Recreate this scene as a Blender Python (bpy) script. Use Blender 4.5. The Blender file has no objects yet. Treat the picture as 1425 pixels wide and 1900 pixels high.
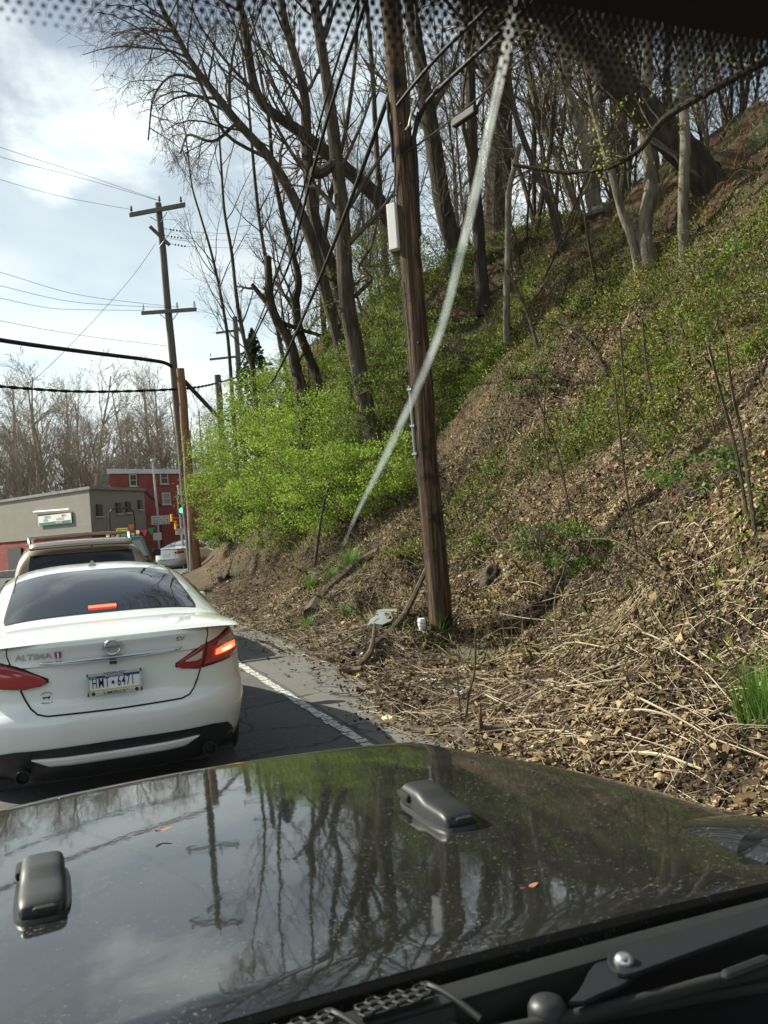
import bpy, bmesh, math, random
import numpy as np
from math import sin, cos, pi, radians, exp, log
from mathutils import Vector, Matrix, noise
random.seed(7); RNG = np.random.default_rng(7)
scene = bpy.context.scene
COL = scene.collection

# ------------------------------------------------------------------ camera
CAM_H = 1.65
YAW, PITCH, ROLL = radians(21.0), radians(0.7), radians(4.0)
FPX = 1613.0                       # focal length in pixels of a 1425 x 1900 frame
A = np.array([sin(YAW)*cos(PITCH), cos(YAW)*cos(PITCH), sin(PITCH)])
_r0 = np.array([cos(YAW), -sin(YAW), 0.0]); _u0 = np.cross(_r0, A)
R = cos(ROLL)*_r0 - sin(ROLL)*_u0
U = sin(ROLL)*_r0 + cos(ROLL)*_u0
EYE = np.array([0.0, 0.0, CAM_H])
cam = bpy.data.cameras.new('camera'); cam_o = bpy.data.objects.new('camera', cam); COL.objects.link(cam_o)
cam.sensor_fit = 'VERTICAL'; cam.sensor_height = 4.89; cam.sensor_width = 3.67; cam.lens = 4.89*FPX/1900
cam.clip_start = 0.05; cam.clip_end = 4000
cam.dof.use_dof = True; cam.dof.focus_distance = 5.0; cam.dof.aperture_fstop = 1.6
cam_o.matrix_world = Matrix(((R[0], U[0], -A[0], 0), (R[1], U[1], -A[1], 0), (R[2], U[2], -A[2], CAM_H), (0, 0, 0, 1)))
scene.camera = cam_o

# ------------------------------------------------------------------ light
SUN_AZ, SUN_EL = radians(-47), radians(36)     # azimuth clockwise from the road direction (+Y)
sun = bpy.data.lights.new('sun', 'SUN'); sun.energy = 5.0; sun.angle = radians(0.5); sun.color = (1, .92, .78)
sun_o = bpy.data.objects.new('sun', sun); COL.objects.link(sun_o)
sd = Vector((sin(SUN_AZ)*cos(SUN_EL), cos(SUN_AZ)*cos(SUN_EL), sin(SUN_EL)))
sun_o.rotation_euler = sd.to_track_quat('Z', 'Y').to_euler(); sun_o.location = sd*60
world = bpy.data.worlds.new('World'); scene.world = world; world.use_nodes = True
def build_world():
    nt = world.node_tree; N = nt.nodes; L = nt.links; N.clear()
    out = N.new('ShaderNodeOutputWorld'); bg = N.new('ShaderNodeBackground'); bg.inputs[1].default_value = 0.05
    sky = N.new('ShaderNodeTexSky'); sky.sky_type = 'NISHITA'; sky.sun_disc = False
    sky.sun_elevation = SUN_EL; sky.sun_rotation = SUN_AZ; sky.air_density = 1.0; sky.dust_density = 2.0; sky.ozone_density = 1.2
    tc = N.new('ShaderNodeTexCoord'); sp = N.new('ShaderNodeSeparateXYZ'); L.new(tc.outputs['Generated'], sp.inputs[0])
    ad = N.new('ShaderNodeMath'); ad.operation = 'ADD'; ad.inputs[1].default_value = 0.22; L.new(sp.outputs[2], ad.inputs[0])
    mx = N.new('ShaderNodeMath'); mx.operation = 'MAXIMUM'; mx.inputs[1].default_value = 0.05; L.new(ad.outputs[0], mx.inputs[0])
    dx = N.new('ShaderNodeMath'); dx.operation = 'DIVIDE'; L.new(sp.outputs[0], dx.inputs[0]); L.new(mx.outputs[0], dx.inputs[1])
    dy = N.new('ShaderNodeMath'); dy.operation = 'DIVIDE'; L.new(sp.outputs[1], dy.inputs[0]); L.new(mx.outputs[0], dy.inputs[1])
    cb = N.new('ShaderNodeCombineXYZ'); L.new(dx.outputs[0], cb.inputs[0]); L.new(dy.outputs[0], cb.inputs[1]); cb.inputs[2].default_value = 3.1
    n1 = N.new('ShaderNodeTexNoise'); n1.inputs['Scale'].default_value = 1.15; n1.inputs['Detail'].default_value = 9; n1.inputs['Roughness'].default_value = .56; n1.inputs['Distortion'].default_value = .35
    L.new(cb.outputs[0], n1.inputs['Vector'])
    rp = N.new('ShaderNodeValToRGB'); rp.color_ramp.elements[0].position = .46; rp.color_ramp.elements[1].position = .60
    L.new(n1.outputs[0], rp.inputs[0])
    # thin haze of high cloud everywhere, thicker towards the horizon
    hz = N.new('ShaderNodeMapRange'); hz.inputs[1].default_value = 0.0; hz.inputs[2].default_value = .55; hz.inputs[3].default_value = .95; hz.inputs[4].default_value = .10
    L.new(sp.outputs[2], hz.inputs[0])
    cl = N.new('ShaderNodeMath'); cl.operation = 'MULTIPLY'; cl.inputs[1].default_value = .85; L.new(rp.outputs[0], cl.inputs[0])
    mm = N.new('ShaderNodeMath'); mm.operation = 'MAXIMUM'; L.new(cl.outputs[0], mm.inputs[0]); L.new(hz.outputs[0], mm.inputs[1])
    up = N.new('ShaderNodeMapRange'); up.inputs[1].default_value = .42; up.inputs[2].default_value = .95; up.inputs[3].default_value = 1.0; up.inputs[4].default_value = .25; L.new(sp.outputs[2], up.inputs[0])
    mu = N.new('ShaderNodeMath'); mu.operation = 'MULTIPLY'; L.new(mm.outputs[0], mu.inputs[0]); L.new(up.outputs[0], mu.inputs[1])
    n2 = N.new('ShaderNodeTexNoise'); n2.inputs['Scale'].default_value = 2.6; n2.inputs['Detail'].default_value = 6; L.new(cb.outputs[0], n2.inputs['Vector'])
    cr = N.new('ShaderNodeValToRGB'); cr.color_ramp.elements[0].color = (11.2, 12.6, 13.4, 1); cr.color_ramp.elements[1].color = (16.0, 16.2, 16.0, 1)
    cr.color_ramp.elements[0].position = .35; cr.color_ramp.elements[1].position = .62
    L.new(n2.outputs[0], cr.inputs[0])
    mix = N.new('ShaderNodeMix'); mix.data_type = 'RGBA'; L.new(mu.outputs[0], mix.inputs[0]); L.new(sky.outputs[0], mix.inputs[6]); L.new(cr.outputs[0], mix.inputs[7])
    L.new(mix.outputs[2], bg.inputs[0]); L.new(bg.outputs[0], out.inputs[0])
build_world()
scene.view_settings.view_transform = 'Standard'; scene.view_settings.look = 'None'
scene.view_settings.exposure = 1.0; scene.view_settings.gamma = 1.0; scene.view_settings.use_curve_mapping = False
cy = scene.cycles
cy.use_denoising = True; cy.max_bounces = 6; cy.diffuse_bounces = 2; cy.glossy_bounces = 3; cy.transparent_max_bounces = 12; cy.transmission_bounces = 3
cy.use_adaptive_sampling = True; cy.adaptive_threshold = .015; cy.sample_clamp_indirect = 6; cy.caustics_reflective = False; cy.caustics_refractive = False

# ------------------------------------------------------------------ pixel helpers (photo pixels 1425 x 1900 -> points of the place)
def ray(u, v): return A + R*(u-712.5)/FPX - U*(v-950.0)/FPX
def aty(u, v, y): d = ray(u, v); return EYE + d*(y/d[1])
def atz(u, v, z): d = ray(u, v); return EYE + d*((z-CAM_H)/d[2])
def atd(u, v, dep): return EYE + ray(u, v)*dep

# ------------------------------------------------------------------ materials
MATS = {}
def new_mat(name):
    m = bpy.data.materials.new(name); m.use_nodes = True; nt = m.node_tree
    b = nt.nodes['Principled BSDF']; MATS[name] = m
    return m, nt, b
def plain(name, col, rough=.6, metal=0, spec=.5, coat=0, emit=None, es=0, ior=None):
    m, nt, b = new_mat(name)
    b.inputs['Base Color'].default_value = (*col, 1); b.inputs['Roughness'].default_value = rough; b.inputs['Metallic'].default_value = metal
    b.inputs['Specular IOR Level'].default_value = spec; b.inputs['Coat Weight'].default_value = coat; b.inputs['Coat Roughness'].default_value = .03
    if ior: b.inputs['IOR'].default_value = ior
    if emit: b.inputs['Emission Color'].default_value = (*emit, 1); b.inputs['Emission Strength'].default_value = es
    return m
def noisy(name, cols, scale=4, stretch=(1, 1, 1), rough=.85, bump=.3, bscale=None, bdist=.02, detail=6, pos=None, metal=0, spec=.3, coord='Object', wear=None):
    """colour ramp over noise + bump"""
    m, nt, b = new_mat(name); N = nt.nodes; L = nt.links
    tc = N.new('ShaderNodeTexCoord'); mp = N.new('ShaderNodeMapping'); mp.inputs['Scale'].default_value = stretch
    L.new(tc.outputs[coord], mp.inputs[0])
    n = N.new('ShaderNodeTexNoise'); n.inputs['Scale'].default_value = scale; n.inputs['Detail'].default_value = detail; n.inputs['Roughness'].default_value = .65
    L.new(mp.outputs[0], n.inputs['Vector'])
    r = N.new('ShaderNodeValToRGB'); els = r.color_ramp.elements
    k = len(cols); pos = pos or [.3+.4*i/(k-1) for i in range(k)]
    while len(els) < k: els.new(.5)
    for e, c, p in zip(els, cols, pos): e.position = p; e.color = (*c, 1)
    L.new(n.outputs[0], r.inputs[0]); src = r.outputs[0]
    if wear:
        wcol, wscale, lo, hi = wear
        n3 = N.new('ShaderNodeTexNoise'); n3.inputs['Scale'].default_value = wscale; n3.inputs['Detail'].default_value = 8; L.new(tc.outputs[coord], n3.inputs['Vector'])
        r3 = N.new('ShaderNodeMapRange'); r3.inputs[1].default_value = lo; r3.inputs[2].default_value = hi; L.new(n3.outputs[0], r3.inputs[0])
        mx = N.new('ShaderNodeMix'); mx.data_type = 'RGBA'; L.new(r3.outputs[0], mx.inputs[0]); L.new(src, mx.inputs[6]); mx.inputs[7].default_value = (*wcol, 1); src = mx.outputs[2]
    L.new(src, b.inputs['Base Color'])
    b.inputs['Roughness'].default_value = rough; b.inputs['Metallic'].default_value = metal; b.inputs['Specular IOR Level'].default_value = spec
    if bump:
        n2 = N.new('ShaderNodeTexNoise'); n2.inputs['Scale'].default_value = bscale or scale*2; n2.inputs['Detail'].default_value = 8; n2.inputs['Roughness'].default_value = .7
        L.new(mp.outputs[0], n2.inputs['Vector'])
        bp = N.new('ShaderNodeBump'); bp.inputs['Strength'].default_value = bump; bp.inputs['Distance'].default_value = bdist
        L.new(n2.outputs[0], bp.inputs['Height']); L.new(bp.outputs[0], b.inputs['Normal'])
    return m
def leafy(name, trans=.35, rough=.6, tint=(1, 1, 1)):
    """thin leaves coloured by the point attribute 'col', some light passing through"""
    m, nt, b = new_mat(name); N = nt.nodes; L = nt.links
    at = N.new('ShaderNodeAttribute'); at.attribute_name = 'col'
    L.new(at.outputs['Color'], b.inputs['Base Color']); b.inputs['Roughness'].default_value = rough; b.inputs['Specular IOR Level'].default_value = .25
    if trans:
        tr = N.new('ShaderNodeBsdfTranslucent'); L.new(at.outputs['Color'], tr.inputs[0])
        mx = N.new('ShaderNodeMixShader'); mx.inputs[0].default_value = trans
        L.new(b.outputs[0], mx.inputs[1]); L.new(tr.outputs[0], mx.inputs[2]); L.new(mx.outputs[0], N['Material Output'].inputs[0])
    return m

# ------------------------------------------------------------------ mesh helpers
def tag(o, label=None, cat=None, group=None, kind=None):
    if label: o['label'] = label
    if cat: o['category'] = cat
    if group: o['group'] = group
    if kind: o['kind'] = kind
    return o
def empty(name, loc=(0, 0, 0), rz=0, label=None, cat=None, group=None):
    o = bpy.data.objects.new(name, None); COL.objects.link(o); o.location = loc; o.rotation_euler = (0, 0, rz); o.empty_display_size = .2
    return tag(o, label, cat, group)
class MB:
    def __init__(s): s.v = []; s.f = []; s.n = 0; s.c = []
    def add(s, verts, faces):
        verts = np.asarray(verts, float).reshape(-1, 3); s.v.append(verts)
        for f in faces: s.f.append(tuple(int(i)+s.n for i in f))
        s.n += len(verts); return s
    def box(s, c, d, rot=None, taper=1.0):
        x, y, z = np.array(d)/2
        P = np.array([(-x, -y, -z), (x, -y, -z), (x, y, -z), (-x, y, -z), (-x*taper, -y*taper, z), (x*taper, -y*taper, z), (x*taper, y*taper, z), (-x*taper, y*taper, z)])
        if rot is not None: P = P @ np.array(rot.to_matrix() if hasattr(rot, 'to_matrix') else rot).T
        return s.add(P+np.array(c), [(0, 3, 2, 1), (4, 5, 6, 7), (0, 1, 5, 4), (1, 2, 6, 5), (2, 3, 7, 6), (3, 0, 4, 7)])
    def tube(s, path, rad, k=6, cap=True):
        P = np.asarray(path, float); n = len(P); r = np.full(n, rad) if np.isscalar(rad) else np.asarray(rad, float)
        T = np.gradient(P, axis=0); T /= (np.linalg.norm(T, axis=1)[:, None]+1e-9)
        ref = np.array([.31, .22, .93]) if abs(T[n//2] @ np.array([.31, .22, .93])) < .92 else np.array([.9, -.4, .1])
        a = np.cross(T, ref); a /= (np.linalg.norm(a, axis=1)[:, None]+1e-9); b = np.cross(T, a)
        ang = np.arange(k)*2*pi/k
        V = P[:, None, :] + r[:, None, None]*(a[:, None, :]*np.cos(ang)[None, :, None] + b[:, None, :]*np.sin(ang)[None, :, None])
        F = []
        for i in range(n-1):
            o = i*k
            for j in range(k):
                j2 = (j+1) % k; F.append((o+j, o+j2, o+k+j2, o+k+j))
        if cap: F.append(tuple(range(k-1, -1, -1))); F.append(tuple(range((n-1)*k, n*k)))
        return s.add(V.reshape(-1, 3), F)
    def lathe(s, prof, k=20, M=None):
        """profile (r, z) turned about z; M maps to place"""
        V = []; F = []; n = len(prof)
        for r, z in prof:
            for j in range(k): V.append((r*cos(2*pi*j/k), r*sin(2*pi*j/k), z))
        for i in range(n-1):
            for j in range(k): j2 = (j+1) % k; F.append((i*k+j, i*k+j2, (i+1)*k+j2, (i+1)*k+j))
        F.append(tuple(range(k-1, -1, -1))); F.append(tuple(range((n-1)*k, n*k)))
        V = np.array(V)
        if M is not None: V = V @ np.array(M)[:3, :3].T + np.array(M)[:3, 3]
        return s.add(V, F)
    def prism(s, poly, h, M=None):
        """polygon (x, y) extruded 0..h along z"""
        n = len(poly); V = np.array([(x, y, 0) for x, y in poly]+[(x, y, h) for x, y in poly], float)
        if M is not None: V = V @ np.array(M)[:3, :3].T + np.array(M)[:3, 3]
        F = [tuple(range(n-1, -1, -1)), tuple(range(n, 2*n))]+[(i, (i+1) % n, (i+1) % n+n, i+n) for i in range(n)]
        return s.add(V, F)
    def grid(s, fn, us, vs, closed=False):
        V = [fn(u, v) for v in vs for u in us]; nu = len(us); F = []
        for i in range(len(vs)-1):
            for j in range(nu-(0 if closed else 1)):
                j2 = (j+1) % nu; F.append((i*nu+j, i*nu+j2, (i+1)*nu+j2, (i+1)*nu+j))
        return s.add(V, F)
    def mesh(s, name):
        me = bpy.data.meshes.new(name)
        if s.v: me.from_pydata(np.vstack(s.v).tolist(), [], s.f)
        me.update(); return me
    def build(s, name, mat, parent=None, smooth=False, bevel=0, loc=None, solid=0):
        me = s.mesh(name); o = bpy.data.objects.new(name, me); COL.objects.link(o)
        if mat is not None: me.materials.append(mat)
        if parent is not None: o.parent = parent
        if loc is not None: o.location = loc
        if smooth: me.shade_smooth(); me.set_sharp_from_angle(angle=radians(38))
        if solid: md = o.modifiers.new('thickness', 'SOLIDIFY'); md.thickness = solid; md.offset = -1
        if bevel: md = o.modifiers.new('bevel', 'BEVEL'); md.width = bevel; md.segments = 2; md.limit_method = 'ANGLE'; md.angle_limit = radians(40)
        return o
def frame(loc, zdir, xdir=(0, 0, 1)):
    z = Vector(zdir).normalized(); x = Vector(xdir); x = x - z*x.dot(z); x = (x if x.length > 1e-4 else Vector((1, 0, 0))-z*z.x).normalized(); y = z.cross(x)
    M = Matrix.Identity(4)
    for i in range(3): M[i][0] = x[i]; M[i][1] = y[i]; M[i][2] = z[i]; M[i][3] = loc[i]
    return M
def quads_mesh(name, V, F, mat, cols=None, parent=None, smooth=False):
    """fast mesh from numpy arrays; F is (n, k)"""
    me = bpy.data.meshes.new(name); k = F.shape[1]
    me.vertices.add(len(V)); me.vertices.foreach_set('co', np.ascontiguousarray(V, np.float32).ravel())
    me.loops.add(F.size); me.loops.foreach_set('vertex_index', np.ascontiguousarray(F, np.int32).ravel())
    me.polygons.add(len(F)); me.polygons.foreach_set('loop_start', np.arange(0, F.size, k, dtype=np.int32))
    if cols is not None:
        at = me.attributes.new('col', 'FLOAT_COLOR', 'POINT'); at.data.foreach_set('color', np.ascontiguousarray(np.hstack([cols, np.ones((len(cols), 1))]), np.float32).ravel())
    me.update(calc_edges=True); me.validate()
    if mat: me.materials.append(mat)
    if smooth: me.shade_smooth()
    o = bpy.data.objects.new(name, me); COL.objects.link(o)
    if parent is not None: o.parent = parent
    return o
def text_geo(s, size=1.0, xs=1.0, sp=1.0):
    cu = bpy.data.curves.new('t', 'FONT'); cu.body = s; cu.size = size; cu.align_x = 'CENTER'; cu.align_y = 'CENTER'; cu.resolution_u = 3; cu.offset = 0.006*size; cu.space_character = sp
    ob = bpy.data.objects.new('t', cu); me = bpy.data.meshes.new_from_object(ob)
    V = np.array([v.co[:] for v in me.vertices]).reshape(-1, 3); F = [tuple(p.vertices) for p in me.polygons]
    bpy.data.objects.remove(ob); bpy.data.curves.remove(cu); bpy.data.meshes.remove(me)
    V[:, 0] *= xs
    return V, F
def add_text(mb, s, size, fn, xs=1.0, sp=1.0):
    """text mapped by fn(x, y) -> point"""
    V, F = text_geo(s, size, xs, sp)
    mb.add([fn(x, y) for x, y, _ in V], F); return mb
def rnd(a, b): return random.uniform(a, b)
def mirror(fn): return [fn(-1), fn(1)]
def spline(xs, ys):
    xs = np.array(xs, float); ys = np.array(ys, float); h = np.diff(xs); d = np.diff(ys)/h; m = np.zeros(len(xs)); m[0] = d[0]; m[-1] = d[-1]
    for i in range(1, len(xs)-1):
        if d[i-1]*d[i] > 0: w1 = 2*h[i]+h[i-1]; w2 = h[i]+2*h[i-1]; m[i] = (w1+w2)/(w1/d[i-1]+w2/d[i])
    def f(x):
        x = min(max(x, xs[0]), xs[-1]); i = min(int(np.searchsorted(xs, x, 'right'))-1, len(xs)-2); t = (x-xs[i])/h[i]
        return float((2*t**3-3*t*t+1)*ys[i]+(t**3-2*t*t+t)*h[i]*m[i]+(-2*t**3+3*t*t)*ys[i+1]+(t**3-t*t)*h[i]*m[i+1])
    return f

def smooth_path(P, n=26):
    t = np.arange(len(P)); f = [spline(t, P[:, i]) for i in range(3)]; return np.array([[g(a) for g in f] for a in np.linspace(0, len(P)-1, n)])
# ------------------------------------------------------------------ shared materials
def asphalt(name, c0, c1):
    m = noisy(name, [c0, c1], scale=.55, rough=.9, bump=.5, bscale=95, bdist=.006, detail=9, wear=((.16, .15, .14), 30, .56, .75))
    nt = m.node_tree; N = nt.nodes; L = nt.links; b = N['Principled BSDF']; src = b.inputs['Base Color'].links[0].from_socket
    tc = N.new('ShaderNodeTexCoord'); nz = N.new('ShaderNodeTexNoise'); nz.inputs['Scale'].default_value = 2.5; nz.inputs['Detail'].default_value = 6; L.new(tc.outputs['Object'], nz.inputs['Vector'])
    ad = N.new('ShaderNodeVectorMath'); ad.operation = 'MULTIPLY_ADD'; ad.inputs[1].default_value = (.55, .55, 0); L.new(nz.outputs['Color'], ad.inputs[0]); L.new(tc.outputs['Object'], ad.inputs[2])
    vo = N.new('ShaderNodeTexVoronoi'); vo.feature = 'DISTANCE_TO_EDGE'; vo.inputs['Scale'].default_value = .7; L.new(ad.outputs[0], vo.inputs['Vector'])
    mr = N.new('ShaderNodeMapRange'); mr.inputs[1].default_value = .004; mr.inputs[2].default_value = .014; mr.inputs[3].default_value = .75; mr.inputs[4].default_value = 0; L.new(vo.outputs['Distance'], mr.inputs[0])
    mx = N.new('ShaderNodeMix'); mx.data_type = 'RGBA'; L.new(mr.outputs[0], mx.inputs[0]); L.new(src, mx.inputs[6]); mx.inputs[7].default_value = (.02, .02, .02, 1); L.new(mx.outputs[2], b.inputs['Base Color'])
    return m
M_ASPH = asphalt('asphalt', (.062, .062, .066), (.098, .098, .10))
M_SHOULDER = asphalt('shoulder_asphalt', (.095, .092, .088), (.155, .148, .138))
M_SOIL = noisy('bank_soil', [(.034, .02, .011), (.08, .048, .027), (.13, .082, .047)], scale=2.2, rough=.95, bump=.9, bscale=9, bdist=.08, wear=((.045, .05, .018), .9, .52, .66))
M_GRAVEL = noisy('verge_dirt', [(.10, .085, .065), (.16, .135, .105)], scale=2.0, rough=.95, bump=.9, bscale=40, bdist=.02)
M_BARK = noisy('bark_brown', [(.032, .026, .018), (.085, .068, .047), (.17, .14, .10)], scale=3, stretch=(3.2, 3.2, .55), rough=.95, bump=1.0, bscale=11, bdist=.10)
M_BARK_PALE_LIT = noisy('bark_pale_lit', [(.06, .05, .036), (.17, .145, .11), (.29, .255, .20)], scale=2.6, stretch=(2.5, 2.5, .6), rough=.9, bump=1.0, bscale=9, bdist=.06)  # paler bark for trunks in the sun; their light is put into the colour
M_BARK_DARK = noisy('bark_dark', [(.024, .019, .014), (.058, .046, .034), (.11, .088, .064)], scale=3, stretch=(3, 3, .5), rough=.95, bump=1.0, bscale=9, bdist=.12)
M_TWIG = noisy('twig_bark', [(.055, .042, .028), (.13, .10, .068)], scale=1.5, rough=.9, bump=0)
M_TWIG_HAZED = noisy('twig_far_hazed', [(.22, .185, .145), (.34, .295, .235)], scale=.3, rough=.95, bump=0)  # far trees: distance haze is put into this lightened twig colour
M_POLE = noisy('pole_wood', [(.018, .013, .009), (.08, .05, .03), (.22, .135, .078)], scale=5, stretch=(6, 6, .2), rough=.92, bump=1.0, bscale=14, bdist=.05, pos=[.36, .5, .64], wear=((.012, .009, .007), 2.4, .54, .66))
M_POLE_RED = noisy('pole_wood_red', [(.12, .062, .035), (.24, .13, .075), (.33, .20, .12)], scale=5, stretch=(5, 5, .2), rough=.9, bump=.7, bscale=12, bdist=.015)
M_POLE_GREY = noisy('pole_wood_grey', [(.08, .07, .06), (.16, .145, .125)], scale=4, stretch=(5, 5, .3), rough=.9, bump=.6, bscale=12, bdist=.015)
M_CABLE = plain('cable_black', (.010, .010, .011), .6, spec=.25)
M_WIRE = plain('wire_grey', (.12, .12, .12), .5, .6)
M_STALK = noisy('dry_stalk', [(.20, .15, .095), (.38, .31, .21), (.50, .42, .30)], scale=3, rough=.8, bump=0)
M_DEADWOOD = noisy('dead_wood', [(.03, .022, .016), (.08, .06, .043), (.15, .115, .085)], scale=7, rough=.95, bump=.8, bscale=25, bdist=.01)
M_STEEL = noisy('galvanised', [(.38, .39, .40), (.52, .53, .54)], scale=6, rough=.45, bump=0, metal=.8)
M_BLACKPL = noisy('black_plastic', [(.010, .0105, .0115), (.02, .021, .023)], scale=9, rough=.46, bump=.25, bscale=260, bdist=.001, spec=.5)
M_RUBBER = noisy('rubber', [(.016, .016, .017), (.03, .03, .03)], scale=12, rough=.75, bump=.2, bscale=90, bdist=.002)
M_CHROME = plain('chrome', (.82, .83, .84), .08, 1)
M_RIM = plain('alloy_rim', (.45, .46, .47), .3, .9)
M_GLASS_DARK = plain('tinted_glass', (.012, .014, .016), .03, 0, .5, ior=1.55)
M_WHITE = noisy('white_plastic', [(.70, .70, .66), (.80, .80, .77)], scale=8, rough=.5, bump=0)
M_LEAF = leafy('spring_leaves', .4)
M_LITTER = leafy('dry_leaves', .12, .8)
M_GRASS = leafy('grass_blades', .3)
# ================================================================== the setting: ground, road, bank
EDGE = spline([-12, 5, 7, 9, 14.4, 22.5, 33, 41, 48, 56, 70, 90, 130], [2.35, 2.42, 2.5, 2.85, 2.95, 3.7, 5.0, 6.1, 8.4, 13.0, 24, 42, 80])
TOE = spline([-12, 4, 9, 13, 17, 24, 34, 60], [1.5, 1.7, 2.5, 3.1, 2.3, 1.1, .8, .8])
CREST = spline([-12, 6, 13, 17, 22, 28, 36, 46, 60, 80, 110], [10, 10.8, 10.9, 10.2, 9.6, 9.6, 9.6, 8.4, 5.5, 2.5, .5])
GRADE = spline([-12, 6, 16, 22, 28, 36, 46, 60], [.98, 1.0, 1.04, 1.25, 1.7, 1.9, 1.7, 1.2])
def softplus(x): return x if x > 30 else log(1+exp(x))
def hill_base(x, y):
    s = x-EDGE(y)
    if s < -.6: return -.06
    z = -.03+.07*s
    z += GRADE(y)*.55*softplus((s-TOE(y))/.55)
    H = CREST(y)+.06*max(0, s-11)
    w = .9
    if z > H-8: z = -w*log(exp(-(z-H)/w)+1.0)+H if (z-H) > -20 else z
    return z
def hill(x, y):
    s = x-EDGE(y); z = hill_base(x, y)
    if s > -.3:
        a = min(1, max(0, (s+.1)/2.6)); f = min(1, max(0, s/.8+.3))
        up_ = 1+.7*min(1, max(0, (z-4)/4))
        z += a*(.60*up_*noise.noise((x*.28, y*.28, 1.3)) + .42*up_*noise.noise((x*.75+3, y*.6, 7.7)) + .24*noise.noise((x*1.9, y*1.9, 4.1)))
        z += f*(.035*noise.noise((x*4.3, y*4.3, 2.2))+.02*noise.noise((x*9, y*9, 5.2)))
        # rills washed down the upper slope
        z -= a*.16*abs(noise.noise((y*1.3+.2*x, x*.12, 9.0)))
    return z
def hill_n(x, y, e=.15):
    zx = hill(x+e, y)-hill(x-e, y); zy = hill(x, y+e)-hill(x, y-e)
    n = np.array([-zx/(2*e), -zy/(2*e), 1.0]); return n/np.linalg.norm(n)
def hill_hit(u, v, far=90.0, base=False):
    """where the sight line through a photo pixel meets the bank"""
    d = ray(u, v); t = 3.0; f = hill_base if base else hill
    while t < far:
        p = EYE+d*t
        if p[2] < f(p[0], p[1]):
            lo, hi = t-.25, t
            for _ in range(8):
                m = (lo+hi)/2; p = EYE+d*m
                if p[2] < f(p[0], p[1]): hi = m
                else: lo = m
            return EYE+d*hi
        t += .25
    return None
def build_setting():
    # far ground to the horizon
    mb = MB(); g = [-1500, -300, -100, -40, 0, 40, 100, 300, 1500]
    mb.grid(lambda x, y: (x, y+60, -.09), g, g)
    tag(mb.build('ground', M_GRAVEL), kind='structure')
    # road sheet that follows the right bend behind the pole
    mb = MB(); ys = list(np.linspace(-14, 130, 90))
    mb.grid(lambda t, y: (-11+(EDGE(y)+.25+.10*noise.noise((y*1.7, 0, 0))+11)*t, y, .0), list(np.linspace(0, 1, 14)), ys)
    tag(mb.build('road', M_ASPH), kind='structure')
    mb = MB(); ys = list(np.linspace(-14, 60, 260))
    def sh(t, y):
        x0 = FOG(y)+.10; x1 = EDGE(y)+.16+.12*noise.noise((y*1.7, 0, 0))+.06*noise.noise((y*6, 1, 0)); return (x0+(x1-x0)*t, y, .004)
    mb.grid(sh, [0, .33, .66, 1], ys); tag(mb.build('road_shoulder', M_SHOULDER), kind='structure')
    # worn edge line, broken by cross cracks into short blocks
    line = MB(); y = -3.0; r = random.Random(3)
    m, nt, b = new_mat('worn_line_paint'); N = nt.nodes; L = nt.links
    tc = N.new('ShaderNodeTexCoord'); nn = N.new('ShaderNodeTexNoise'); nn.inputs['Scale'].default_value = 34; nn.inputs['Detail'].default_value = 7; L.new(tc.outputs['Object'], nn.inputs['Vector'])
    rp = N.new('ShaderNodeValToRGB'); rp.color_ramp.elements[0].position = .40; rp.color_ramp.elements[0].color = (.16, .16, .16, 1); rp.color_ramp.elements[1].position = .52; rp.color_ramp.elements[1].color = (.52, .52, .49, 1)
    L.new(nn.outputs[0], rp.inputs[0]); L.new(rp.outputs[0], b.inputs['Base Color']); b.inputs['Roughness'].default_value = .8
    while y < 40:
        ln = r.uniform(.10, .26); x = FOG(y); j = [r.uniform(-.012, .012) for _ in range(4)]
        line.add([(x-.045+j[0], y, .009), (x+.045+j[1], y+.01*j[2], .009), (FOG(y+ln)+.045+j[2], y+ln, .009), (FOG(y+ln)-.045+j[3], y+ln, .009)], [(0, 1, 2, 3)])
        y += ln+r.uniform(.012, .03)
    tag(line.build('road_edge_line', m), kind='structure')
    # thin cross joint of the asphalt near the white sedan
    mb = MB()
    for (a, b_) in (((1.2, 8.6), (2.05, 8.72)),):
        n = 12; P = [(a[0]+(b_[0]-a[0])*i/n, a[1]+(b_[1]-a[1])*i/n+.01*sin(i*2.1)) for i in range(n+1)]
        mb.grid(lambda t, i: (P[int(i)][0], P[int(i)][1]+(t-.5)*.012, .005), [0, 1], list(range(n+1)))
    tag(mb.build('road_seam', plain('tar_seam', (.2, .2, .2), .8)), kind='structure')
    # the bank
    ss = [-.5, -.35, -.2, -.1]+list(np.arange(0, 7, .11))+list(np.arange(7, 16, .2))+list(np.arange(16, 40, 1.0))+[50, 70, 110]
    ys = list(np.arange(-10, 2, .4))+list(np.arange(2, 17, .13))+list(np.arange(17, 36, .22))+list(np.arange(36, 60, .6))+list(np.arange(60, 131, 3))
    V = np.array([(EDGE(y)+s, y, hill(EDGE(y)+s, y)) for y in ys for s in ss]); nu = len(ss)
    I = np.arange((len(ys)-1)*nu).reshape(len(ys)-1, nu)[:, :-1].ravel(); F = np.stack([I, I+1, I+1+nu, I+nu], 1)
    o = quads_mesh('bank', V, F, M_SOIL, smooth=True); tag(o, kind='structure')
FOG = spline([-14, 6, 10.5, 20, 30, 41, 56], [2.10, 2.10, 2.10, 2.5, 3.5, 5.2, 11.5])
build_setting()
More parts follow.
